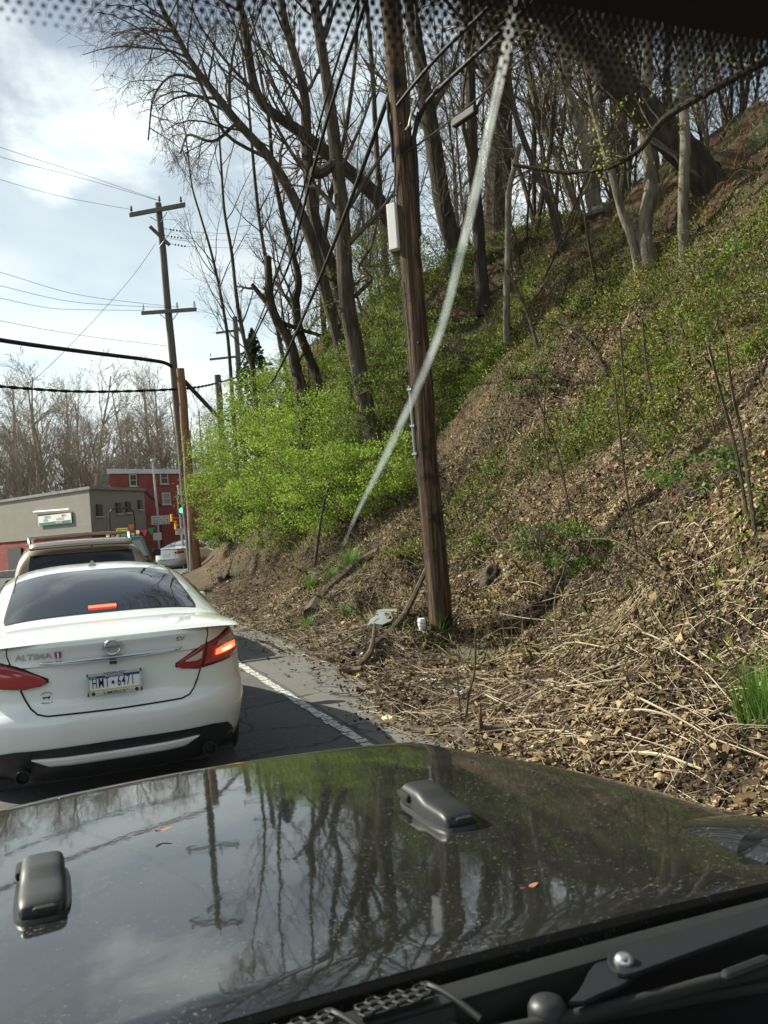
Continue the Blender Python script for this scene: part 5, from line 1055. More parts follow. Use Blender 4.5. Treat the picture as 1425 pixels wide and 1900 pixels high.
def leaf_quads(C, size, cols, name, mat, parent=None, flat=None, fold=.25, oval=False):
    """one two-triangle folded leaf per centre; flat = normals to lie along"""
    n = len(C); g = RNG
    d = g.normal(size=(n, 3)); d /= np.linalg.norm(d, axis=1)[:, None]
    if flat is not None: 
        nn = flat+g.normal(size=(n, 3))*.38; nn /= np.linalg.norm(nn, axis=1)[:, None]; d -= nn*(d*nn).sum(1)[:, None]; d /= np.linalg.norm(d, axis=1)[:, None]
    else:
        nn = g.normal(size=(n, 3)); nn -= d*(d*nn).sum(1)[:, None]; nn /= np.linalg.norm(nn, axis=1)[:, None]
    s = np.cross(nn, d); L = (size*g.uniform(.6, 1.35, n))[:, None] if np.isscalar(size) else (size*g.uniform(.7, 1.3, n))[:, None]; w = L*g.uniform(.28, .48, (n, 1))
    up = nn*L*fold*g.uniform(-1, 1, (n, 1))
    if oval:
        c1 = nn*L*g.uniform(-.3, .5, (n, 1)); j1, j2, j3 = (g.uniform(.7, 1.25, (n, 1)) for _ in range(3))
        V = np.stack([C-d*L*.5+c1*.6, C-d*L*.22+s*w*.85*j1+up, C+d*L*.2+s*w*.9*j2+up*1.1, C+d*L*.52+c1, C+d*L*.2-s*w*.9*j3+up, C-d*L*.22-s*w*.85*j1+up*.8], 1).reshape(-1, 3); I = np.arange(n)*6
        F = np.concatenate([np.stack([I, I+1, I+2, I+3], 1), np.stack([I, I+3, I+4, I+5], 1)]); return quads_mesh(name, V, F, mat, np.repeat(cols, 6, axis=0), parent)
    V = np.stack([C-d*L*.5, C+s*w+up, C+d*L*.5, C-s*w+up], 1).reshape(-1, 3); I = np.arange(n)*4
    F = np.concatenate([np.stack([I, I+1, I+2], 1), np.stack([I, I+2, I+3], 1)]); return quads_mesh(name, V, F, mat, np.repeat(cols, 4, axis=0), parent)
def ramp_cols(cols, n, jit=.12):
    cols = np.array(cols, float); t = RNG.uniform(0, len(cols)-1.001, n); i = t.astype(int); f = (t-i)[:, None]; c = cols[i]*(1-f)+cols[i+1]*f
    return np.clip(c*RNG.uniform(1-jit, 1+jit, (n, 1)), 0, 1)
GREENS = [(.085, .17, .02), (.15, .26, .03), (.22, .33, .045), (.27, .36, .06)]
def tree_px(name, label, path, w0, w1, bark=M_BARK, extra=6.0, limbs=9, llen=3.2, kids=(6, 6, 4), depth=None, drift=0.0, group=None, tmin=.35, side_limbs=(), leaves=0, droop=0.0, maxl=3, root_flare=1.35, up=.08, sink=.25, lean=0):
    """trunk through photo pixels, standing where the sight line of its foot meets the bank; grows on above the frame"""
    b = hill_hit(*path[0]) if depth is None else None
    if b is None: b = atd(*path[0], depth or 26.0); 
    dep = float((b-EYE) @ A); n = len(path); W = [atd(u, v, dep+drift*i/max(1, n-1)) for i, (u, v) in enumerate(path)]
    gz = hill(b[0], b[1])
    if depth is not None and W[0][2] > gz+.05: b = np.array([b[0], b[1], gz]); W = [b]+W
    W[0] = W[0]-np.array([0, 0, sink])-(unit(W[1]-W[0])*lean if lean else 0); P = np.array(W)
    if extra > 0:
        d = unit(P[-1]-P[-2]); d = unit(d+np.array([0, 0, .5])); P = np.vstack([P]+[P[-1]+d*extra*k/3+rv()*.12*k for k in (1, 2, 3)])
    Q = smooth_path(P, 30); frac = np.linspace(0, 1, 30); pxm = dep/FPX
    r = (w0+(w1-w0)*frac)*pxm*.5; r *= (1+(root_flare-1)*np.exp(-frac*22))
    if extra > 0: r *= np.clip(1.25-frac*.75, .25, 1)
    r = r*(1+.05*np.array([noise.noise((i*.9, w0, 0)) for i in range(30)]))
    root = empty(name, b, 0, label, 'tree', group); base = np.array(b)
    n2 = 70; f2 = np.linspace(0, 29, n2); Q2 = np.stack([np.interp(f2, np.arange(30), Q[:, i]) for i in range(3)], 1); r2 = np.interp(f2, np.arange(30), r)
    for _ in range(2): Q2[1:-1] = (Q2[:-2]+2*Q2[1:-1]+Q2[2:])/4
    mb = MB(); mb.tube(Q2-base, r2, 18); V = mb.v[0].reshape(n2, 18, 3); c_ = (Q2-base)[:, None, :]; sd_ = w0*3.1
    for i in range(n2):
        for j in range(18):
            a_ = j*2*pi/18; V[i, j] = c_[i, 0]+(V[i, j]-c_[i, 0])*(1+.13*noise.noise((cos(a_)*2.2, sin(a_)*2.2, i*.16+sd_))+.09*noise.noise((cos(a_)*5, sin(a_)*5, i*.30+sd_))+.10*max(0, noise.noise((cos(a_), sin(a_), i*.45+sd_*2))))
    mb.v[0] = V.reshape(-1, 3)
    mb.build('trunk', bark, root, smooth=True)
    segs = []
    for i in range(int(limbs*1.4)):
        t = TR.uniform(tmin, 1.0); k = min(28, int(t*29)); q = Q[k]; dd = unit(Q[k+1]-Q[k]); side = unit(np.cross(dd, rv())); a = TR.uniform(.5, 1.1); nd = unit(dd*cos(a)+side*sin(a)+np.array([0, 0, .15]))
        branch(segs, q-base, nd, max(.012, r[k]*TR.uniform(.3, .5)), llen*TR.uniform(.6, 1.25), 1, maxl, kids, up=up, droop=droop)
    branch(segs, Q[-1]-base, unit(Q[-1]-Q[-2]), r[-1], llen, 1, maxl, kids, up=up, droop=droop) if extra > 0 else None
    if segs: twig_mesh(segs).build('crown', M_TWIG, root)
    for pts, wa, wb, kk in side_limbs:
        S = smooth_path(np.array([atd(u, v, dep+dz) for u, v, dz in pts]), 16); m = MB(); m.tube(S-base, np.linspace(wa, wb, 16)*pxm*.5, 8); m.build('limb', bark, root, smooth=True)
        sg = []
        for i in range(kk):
            k = TR.randint(3, 14); dd = unit(S[k+1]-S[k]); side = unit(np.cross(dd, rv())); branch(sg, S[k]-base, unit(dd*.5+side), max(.008, wb*pxm*.4), llen*TR.uniform(.35, .8), 1, maxl, kids, up=up, droop=droop)
        if sg: twig_mesh(sg).build('limb_twigs', M_TWIG, root)
    if leaves and segs:
        ends = np.array([s[0][-1] for s in segs if s[2] >= 2]); ii = RNG.integers(0, len(ends), leaves); C = ends[ii]+RNG.normal(size=(leaves, 3))*.12
        leaf_quads(C, .05, ramp_cols(GREENS[1:], leaves), 'young_leaves', M_LEAF, root)
    return root
tree_px('arching_tree', 'bare tree whose trunk arches left over the road with drooping twigs', [(648, 712), (633, 647), (607, 553), (583, 460), (560, 400), (505, 298), (440, 227), (394, 167), (354, 116), (328, 66), (303, 22)], 25, 10, extra=1.5, limbs=24, llen=3.0, kids=(7, 7, 5), tmin=.42, droop=.30, up=.0, root_flare=1.1, depth=25,
        side_limbs=[([(430, 222, 0), (370, 150, .5), (320, 140, 1), (285, 180, 1.2), (275, 260, 1.2)], 7, 3, 9), ([(505, 298, 0), (420, 250, -.5), (365, 140, -1), (310, 40, -1), (270, 20, -1)], 7, 3, 9), ([(440, 227, 0), (395, 262, 0), (350, 250, .3), (335, 285, .4)], 7, 3, 7)])
tree_px('leaning_tree', 'tall bare tree with straight lower trunk and cut stub above the shrub', [(703, 850), (690, 800), (681, 767), (660, 647), (641, 540), (636, 400), (625, 300), (613, 200), (600, 110), (583, 0)], 33, 20, M_BARK, extra=6, limbs=10, tmin=.4,
        side_limbs=[([(657, 551, 0), (689, 516, 0), (665, 498, .2), (690, 455, .3), (700, 400, .5)], 9, 4, 5), ([(625, 300, 0), (590, 322, -.2), (578, 318, -.3)], 22, 20, 0)])
tree_px('twin_trunk_tree', 'bare trunk just left of the leaning tree, forking above the wires', [(662, 690), (641, 593), (628, 540), (607, 473), (583, 407), (571, 303), (566, 177), (545, 100), (520, 0)], 30, 15, extra=5, limbs=14, tmin=.35, depth=25.5)
tree_px('slanting_tree', 'thick dark trunk slanting up left from behind the near pole', [(768, 540), (740, 470), (707, 374), (660, 330), (606, 283), (546, 237), (480, 187), (465, 126), (455, 50), (440, -10)], 30, 13, M_BARK_DARK, extra=3, limbs=14, llen=3.0, tmin=.3, depth=25)
tree_px('broken_tree', 'broken dead trunk with a snapped flat top above the shrub', [(556, 715), (551, 690), (537, 633), (513, 593), (499, 545), (497, 476)], 24, 13, M_BARK_DARK, extra=0, limbs=3, llen=1.4, depth=27, side_limbs=[([(508, 575, 0), (488, 553, .1), (468, 528, .2)], 13, 8, 3), ([(524, 600, 0), (560, 612, .2), (620, 630, .4)], 10, 6, 2)])
tree_px('crooked_tree', 'crooked dark trunk beside the broken one, bending left above the shrub', [(590, 712), (572, 660), (552, 600), (548, 560), (555, 520), (540, 460), (520, 380), (505, 300)], 19, 8, M_BARK_DARK, extra=4, limbs=12, llen=2.4, tmin=.3, depth=27.5)
for i, (pth, w, lab) in enumerate([
    ([(470, 700), (455, 640), (440, 560), (430, 470), (415, 380), (410, 300)], 8, 'slender grey tree left of the broken trunk'),
    ([(430, 720), (424, 640), (412, 560), (395, 480), (372, 400)], 7, 'leftmost slender bare tree above the shrub by the distant pole'),
    ([(535, 720), (520, 640), (500, 520), (480, 400), (470, 300), (460, 180)], 9, 'slender bare tree rising behind the broken trunk'),
    ([(610, 700), (600, 600), (598, 500), (610, 380), (640, 250), (660, 100), (665, 0)], 11, 'slender bare tree behind the twin trunk leaning right'),
    ([(720, 560), (715, 480), (700, 300), (690, 120), (680, 0)], 13, 'slender bare tree just left of the near pole')]):
    tree_px('slender_tree', lab, pth, w, w*.5, M_BARK, extra=4, limbs=12, llen=2.3, kids=(5, 5, 4), depth=30+i, tmin=.2, group='slender trees above the shrub')
# right of the near pole
tree_px('dark_tree', 'dark trunk directly behind the near pole leaning left', [(848, 480), (842, 458), (822, 381), (802, 254), (781, 127), (760, 0)], 36, 26, M_BARK_DARK, limbs=8, tmin=.45, depth=26)
tree_px('ridge_tree', 'tall straight dark tree between the near pole and the thick ridge trunk', [(898, 570), (893, 520), (888, 432), (878, 305), (873, 153), (868, 0)], 24, 18, M_BARK_DARK, limbs=9, tmin=.3)
tree_px('thick_ridge_tree', 'thickest dark upright trunk on the ridge right of the near pole', [(925, 470), (924, 432), (926, 305), (929, 153), (924, 0)], 52, 42, M_BARK_DARK, limbs=9, tmin=.45, depth=30)
tree_px('sapling', 'crooked thin lit sapling with a snapped top on the slope', [(940, 645), (940, 560), (942, 473), (944, 356), (955, 310), (964, 268)], 13, 9, M_BARK_PALE_LIT, extra=0, limbs=4, llen=1.0, tmin=.5)
tree_px('thin_leaning_tree', 'thin trunk bowing left over the ridge, lower of two', [(1042, 462), (1025, 391), (996, 320), (960, 225), (945, 150), (935, 50), (930, -20)], 12, 7, M_BARK, limbs=8, llen=2, tmin=.35)
tree_px('thin_curved_tree', 'thin trunk bowing left from beside the burl tree', [(1074, 390), (1041, 313), (1009, 235), (986, 163), (973, 98), (960, 0)], 14, 9, M_BARK_PALE_LIT, limbs=8, llen=2, tmin=.35)
tree_px('far_thin_tree', 'thin straight tree seen against sky between two bowed trunks', [(992, 402), (991, 300), (991, 228), (980, 147), (975, 0)], 9, 7, M_BARK, limbs=9, llen=2, depth=31, tmin=.2)
burl = tree_px('burl_tree', 'mossy trunk with a swollen burl and bare roots on the slope', [(1112, 402), (1100, 365), (1094, 320), (1085, 265), (1068, 212), (1045, 130), (1042, 0)], 27, 18, M_BARK_PALE_LIT, limbs=7, tmin=.5, root_flare=1.5,
        side_limbs=[([(1096, 330, 0), (1103, 280, .2), (1100, 212, .3), (1113, 147, .4), (1132, -40, .5)], 20, 15, 3)])
def burl_bits():
    base = np.array(burl.location); dep = float((base-EYE) @ A); m = MB()
    c = atd(1120, 395, dep-.1)-base; V = []; n = 14
    for i in range(n):
        for j in range(18):
            th = pi*i/(n-1); ph = 2*pi*j/18; rr = .34*(1+.45*noise.noise((cos(ph)*sin(th)*2, sin(ph)*sin(th)*2, cos(th)*2+3))); V.append(c+rr*np.array([1.35*sin(th)*cos(ph), sin(th)*sin(ph), .75*cos(th)]))
    F = [(i*18+j, i*18+(j+1) % 18, (i+1)*18+(j+1) % 18, (i+1)*18+j) for i in range(n-1) for j in range(18)]; m.add(V, F); m.build('burl', M_BARK_PALE_LIT, burl, smooth=True)
    for pts in ([(1120, 405), (1075, 430), (1045, 455), (1010, 500), (985, 535)], [(1085, 400), (1078, 440), (1060, 500), (1038, 570)], [(1150, 410), (1135, 440), (1125, 475)], [(1160, 400), (1200, 420), (1240, 430)]):
        P = [(lambda h: (h if h is not None else atd(u, v, dep)))(hill_hit(u, v))+np.array([0, 0, .03]) for u, v in pts]; m = MB(); S = smooth_path(np.array(P), 14); m.tube(S-base, np.linspace(.10, .035, 14), 7); m.build('root', M_BARK, burl, smooth=True)
burl_bits()
tree_px('slanted_sapling', 'thin lit trunk slanting left in front of the burl tree', [(1188, 494), (1172, 440), (1156, 401), (1136, 326), (1113, 245), (1095, 180), (1085, 90)], 16, 9, M_BARK_PALE_LIT, limbs=8, llen=1.8, tmin=.4, leaves=500)
tree_px('pale_crooked_tree', 'pale trunk with a kinked foot between burl tree and straight pale tree', [(1206, 478), (1197, 440), (1198, 408), (1208, 326), (1195, 228), (1201, 130), (1201, 0)], 28, 21, M_BARK_PALE_LIT, limbs=6, tmin=.5)
tree_px('pale_straight_tree', 'straight pale slim trunk, rightmost upright tree on the slope', [(1270, 480), (1268, 430), (1268, 359), (1272, 261), (1268, 163), (1272, 0)], 20, 17, M_BARK_PALE_LIT, limbs=6, tmin=.55)
tree_px('fallen_leaning_tree', 'massive dark trunk leaning steeply left across the upper slope', [(1312, 338), (1290, 305), (1254, 267), (1172, 179), (1107, 114), (1042, 42), (985, -15)], 62, 44, M_BARK_DARK, extra=3, limbs=7, llen=3.5, tmin=.45, root_flare=1.2, lean=1.6)
tree_px('upright_dark_tree', 'dark trunk rising from the massive leaning trunk', [(1152, 330), (1150, 250), (1148, 150), (1138, 60), (1135, -20)], 22, 18, M_BARK_DARK, limbs=6, depth=27, tmin=.4)
tree_px('mid_upright_tree', 'slim dark tree behind the pale crooked trunk', [(1238, 330), (1235, 200), (1240, 80), (1242, -20)], 14, 12, M_BARK_DARK, limbs=7, depth=27, tmin=.3)
# long bowed limb caught across the slope
def hung_limb():
    pts = [(952, 306, 17.6), (1056, 320, 17.2), (1132, 310, 16.8), (1183, 280, 16.4), (1234, 219, 16), (1310, 173, 15.5), (1440, 104, 15), (1540, 60, 15)]
    S = smooth_path(np.array([atd(*p) for p in pts]), 30); o = empty('hung_limb', S[0], 0, 'long dark bowed limb hanging across the slope between the trunks', 'branch'); b = S[0]
    m = MB(); m.tube(S-b, np.linspace(.035, .085, 30), 8); m.build('limb', M_BARK_DARK, o, smooth=True); sg = []
    for i in range(14): k = TR.randint(3, 27); d = unit(S[k]-S[k+1]); branch(sg, S[k]-b, unit(d+rv()*.9+np.array([0, 0, .4])), .014, TR.uniform(.5, 1.4), 1, 2, (4, 3), up=.05)
    twig_mesh(sg).build('twigs', M_TWIG, o)
    ends = np.array([s[0][-1] for s in sg]); C = ends[RNG.integers(0, len(ends), 260)]+RNG.normal(size=(260, 3))*.09; leaf_quads(C, .06, ramp_cols([(.2, .28, .03), (.34, .36, .05)], 260), 'young_leaves', M_LEAF, o)
hung_limb()
# thin background trees filling the ridge: a few grown once, then copied
def grow_free(name, h, r, limbs, llen, kids, bark, twig, seed, maxl=3):
    TR.seed(seed); root = empty(name, (0, 0, 0)); P = [np.zeros(3)]; d = np.array([0, 0, 1.0])
    for i in range(9): d = unit(d+rv()*.10+np.array([0, 0, .1])); P.append(P[-1]+d*h/9)
    P = smooth_path(np.array(P), 16); rr = np.linspace(r, r*.22, 16); m = MB(); m.tube(P-np.array([0, 0, .3]), rr, 7); m.build('trunk', bark, root, smooth=True); sg = []
    for i in range(limbs):
        t = TR.uniform(.25, 1); k = min(14, int(t*15)); dd = unit(P[k+1]-P[k]); side = unit(np.cross(dd, rv())); a = TR.uniform(.45, .95); branch(sg, P[k]-np.array([0, 0, .3]), unit(dd*cos(a)+side*sin(a)), rr[k]*.5, llen*TR.uniform(.6, 1.2)*(1.25-.6*t), 1, maxl, kids, rmin=.006 if twig is M_TWIG else .012)
    twig_mesh(sg, (5, 4, 3, 3)).build('crown', twig, root); return root
def copy_tree(o, parent=None):
    c = o.copy(); COL.objects.link(c); c.parent = parent
    for ch in list(o.children): copy_tree(ch, c)
    return c
protos = [grow_free('ridge_sapling', TR.uniform(10, 13), .068, 26, 2.4, (6, 5, 4), M_BARK, M_TWIG, 20+i) for i in range(4)]
spots = []
rr_ = random.Random(8)
for i in range(52):
    y = rr_.uniform(18, 46); s = rr_.uniform(9.5, 20) if y < 32 else rr_.uniform(5, 15); spots.append((EDGE(y)+s, y))
for i, (x, y) in enumerate(spots):
    o = protos[i] if i < 4 else copy_tree(protos[i % 4]); o.location = (x, y, hill(x, y)); o.rotation_euler = (rr_.uniform(-.12, .12), rr_.uniform(-.2, .06), rr_.uniform(0, 6)); s = rr_.uniform(.8, 1.35); o.scale = (s, s, s)
    tag(o, 'thin bare tree among many crowding the ridge behind the big trunks', 'tree', 'thin bare trees along the ridge')
bp_ = [grow_free('ridge_brush', TR.uniform(3.2, 4.8), .035, 16, 1.3, (5, 4), M_BARK, M_TWIG, 40+i, 2) for i in range(3)]
for i in range(46):
    y = rr_.uniform(13, 36); s = rr_.uniform(7.2, 12) if y < 27 else rr_.uniform(3, 8); x = EDGE(y)+s
    o = bp_[i] if i < 3 else copy_tree(bp_[i % 3]); o.location = (x, y, hill(x, y)); o.rotation_euler = (rr_.uniform(-.3, .3), rr_.uniform(-.45, .15), rr_.uniform(0, 6)); s = rr_.uniform(.6, 1.3); o.scale = (s, s, s)
    tag(o, 'small bare brush stem in the tangle along the ridge', 'brush', 'bare brush along the ridge')
# far wood behind the buildings
fp = [grow_free('far_bare_tree', 17, .24, 24, 5.0, (7, 6, 5), M_TWIG_HAZED, M_TWIG_HAZED, 60+i) for i in range(4)]
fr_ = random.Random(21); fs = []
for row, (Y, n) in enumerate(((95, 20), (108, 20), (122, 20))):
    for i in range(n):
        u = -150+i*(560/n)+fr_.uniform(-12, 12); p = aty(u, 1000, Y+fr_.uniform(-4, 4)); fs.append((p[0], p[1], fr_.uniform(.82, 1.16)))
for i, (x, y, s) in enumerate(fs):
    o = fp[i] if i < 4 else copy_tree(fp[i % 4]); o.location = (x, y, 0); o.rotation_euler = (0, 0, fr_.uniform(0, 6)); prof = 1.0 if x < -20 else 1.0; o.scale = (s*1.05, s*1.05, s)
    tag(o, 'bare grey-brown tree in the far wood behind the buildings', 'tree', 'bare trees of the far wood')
# dark conifer behind the broken trunk
def conifer():
    b = atd(475, 730, 36); b[2] = hill(b[0], b[1]); o = empty('dark_conifer', b, 0, 'dark evergreen behind the wires left of the broken trunk', 'tree'); m = MB(); h = atd(470, 610, 36)[2]-b[2]; m.tube([(0, 0, 0), (0, 0, h)], [.14, .03], 7); m.build('trunk', M_BARK_DARK, o)
    n = 2600; t = RNG.uniform(.1, 1, n); a = RNG.uniform(0, 2*pi, n); rad = (1-t**2.5)*1.25*np.sqrt(RNG.uniform(.05, 1, n))*(1+.35*np.sin(a*5+t*30)); C = np.stack([rad*np.cos(a), rad*np.sin(a), t*h-.25*rad], 1); leaf_quads(C, .16, ramp_cols([(.012, .03, .012), (.03, .055, .02)], n), 'crown', M_LEAF, o)
conifer()
# ================================================================== shrubs, ground cover, litter on the bank
def shrub(label, u, v, rx, rz, n, cols, out=.5, name='green_shrub', group='green shrubs overhanging the bank', stems=16, lsize=.055):
    b = hill_hit(u, v)
    if b is None: b = atd(u, v, 30); b[2] = hill(b[0], b[1])
    root = empty(name, b, 0, label, 'shrub', group); nrm = hill_n(b[0], b[1], .5); c = nrm*rx*out+np.array([0, 0, rz*.25]); C = []; sg = []
    r = RNG; K = max(24, n//70)
    dirs = r.normal(size=(K, 3)); dirs /= np.linalg.norm(dirs, axis=1)[:, None]; rad = r.uniform(.35, 1.05, K)**.6; cl = c+dirs*rad[:, None]*np.array([rx, rx, rz])*r.uniform(.85, 1.1, (K, 1))
    for k in range(K):
        m = n//K; q = r.normal(size=(m, 3))*np.array([.20, .20, .085])*rx*.52; C.append(cl[k]+q)
    C = np.vstack(C)
    for k in range(stems):
        e = cl[k % K]; d = unit(e+np.array([0, 0, .3])); branch(sg, np.array([TR.uniform(-.3, .3), TR.uniform(-.3, .3), -.1]), d, .014, float(np.linalg.norm(e))*1.15, 1, 3, (5, 4), wig=.14, up=.02, droop=.08)
    twig_mesh(sg).build('stems', M_TWIG, root); cc = ramp_cols(cols, len(C), .2); cc *= np.repeat(r.uniform(.8, 1.15, K), n//K)[:, None]
    leaf_quads(C, lsize, cc, 'foliage', M_LEAF, root); return root
LIME = [(.11, .19, .02), (.185, .29, .032), (.27, .38, .048), (.35, .43, .07)]
for lab, u, v, rx, rz, n in [
    ('large lime-green shrub overhanging the road left of the others', 468, 950, 1.7, 1.4, 8500), ('lime-green shrub low beside the brown pole', 432, 1000, 1.0, .85, 4000),
    ('broad lime-green shrub in the middle of the shrub mass', 520, 900, 2.1, 1.6, 11000), ('lime-green shrub below the broad middle one', 545, 985, 1.5, 1.1, 6000),
    ('lime-green shrub at the upper left end below the short pole', 482, 838, 1.7, 1.3, 8000), ('lime-green shrub under the broken trunk', 545, 790, 1.9, 1.3, 8500),
    ('lime-green shrub at the foot of the leaning tree', 640, 870, 1.8, 1.4, 9000), ('lime-green shrub between leaning tree and near pole, low', 650, 960, 1.4, 1.1, 6000),
    ('lime-green shrub topping the mass under the wires', 600, 735, 1.5, 1.1, 6000), ('small lime-green shrub left of the near pole', 735, 930, 1.2, .9, 4500)]:
    shrub(lab, u, v, rx, rz, int(n*1.7), LIME, lsize=.05)
for lab, u, v, rx, rz, n in [('pale green thicket high behind the near pole, left side', 725, 640, 1.8, 1.8, 6000), ('pale green thicket high behind the near pole, right side', 815, 590, 1.5, 1.4, 4000), ('pale green thicket below the slanting trunk', 745, 720, 1.5, 1.3, 6500), ('pale green thicket between leaning tree and near pole', 715, 800, 1.3, 1.2, 6000), ('pale green thicket right of the near pole, halfway up', 850, 700, 1.1, .9, 4000), ('pale green thicket topping the slope behind the white box', 745, 540, 1.6, 1.4, 6000)]:
    shrub(lab, u, v, rx, rz, n, [(.09, .14, .022), (.15, .21, .035), (.22, .28, .05)], group='pale thickets behind the near pole', lsize=.05)
for lab, u, v in [('leafy clump on the ridge edge left of the burl tree', 985, 430), ('leafy clump on the ridge edge near the thick trunk', 940, 470), ('tiny leafy clump on slope under the burl tree', 1010, 720), ('leafy clump halfway up the slope below the sapling', 1100, 1040), ('leafy clump right of the near pole', 1010, 1025), ('leafy clump on the slope near the right edge', 1355, 905)]:
    shrub(lab, u, v, .6, .32, 900, [(.05, .10, .02), (.085, .155, .028), (.13, .21, .04)], out=.2, name='leafy_clump', group='leafy clumps on the slope', stems=8, lsize=.045)

# gridded copy of the bank for fast scattering
GS = np.arange(-1, 21, .11); GY_ = np.arange(-4, 42, .11)
GZ = np.array([[hill(EDGE(y)+s, y) for s in GS] for y in GY_]); GE = np.array([EDGE(y) for y in GY_])
def gsample(s, y):
    fs = np.clip((s-GS[0])/.11, 0, len(GS)-2.001); fy = np.clip((y-GY_[0])/.11, 0, len(GY_)-2.001); i = fs.astype(int); j = fy.astype(int); a = fs-i; b = fy-j
    return GZ[j, i]*(1-a)*(1-b)+GZ[j, i+1]*a*(1-b)+GZ[j+1, i]*(1-a)*b+GZ[j+1, i+1]*a*b
_H = np.random.default_rng(5).uniform(-1, 1, (256, 256))
def vnoise(x, y):
    i = np.floor(x).astype(int); j = np.floor(y).astype(int); a = x-i; b = y-j; a = a*a*(3-2*a); b = b*b*(3-2*b); h = lambda p, q: _H[p & 255, q & 255]
    return h(i, j)*(1-a)*(1-b)+h(i+1, j)*a*(1-b)+h(i, j+1)*(1-a)*b+h(i+1, j+1)*a*b
def fbm(x, y): return vnoise(x, y)*.6+vnoise(x*2.1+9, y*2.1)*.3+vnoise(x*4.3, y*4.3+5)*.18
def scatter(n, s0, s1, y0, y1, accept=None):
    y = RNG.uniform(y0, y1, n); s = RNG.uniform(s0, s1, n); z = gsample(s, y); x = s+np.interp(y, GY_, GE)
    if accept is not None: k = RNG.uniform(size=n) < accept(x, y, s, z); x, y, s, z = x[k], y[k], s[k], z[k]
    e = .15; N_ = np.stack([-(gsample(s+e, y)-gsample(s-e, y))/(2*e), -(gsample(s, y+e)-gsample(s, y-e))/(2*e), np.ones(len(s))], 1); N_ /= np.linalg.norm(N_, axis=1)[:, None]
    return np.stack([x, y, z], 1), N_
def bare(x, y, s, z):      # upper slope washed down to bare earth
    return np.clip((z-6.2)/1.3+vnoise(x*.5, y*.5)*.6, 0, 1)*np.clip((25-y)/6, 0, 1)
def greenness(x, y, s, z):
    g = fbm(x*.42+4, y*.42)*1.5+vnoise(x*1.6, y*1.6)*.5
    h = np.clip((z-.7)/1.3, 0, 1); return np.clip((g+.30+.28*np.clip((z-1.5)/2.2, 0, 1))*1.7, 0, 1)*h*(1-.9*bare(x, y, s, z))
WEEDS = [(.055, .078, .013), (.10, .14, .02), (.165, .21, .03), (.25, .29, .045)]
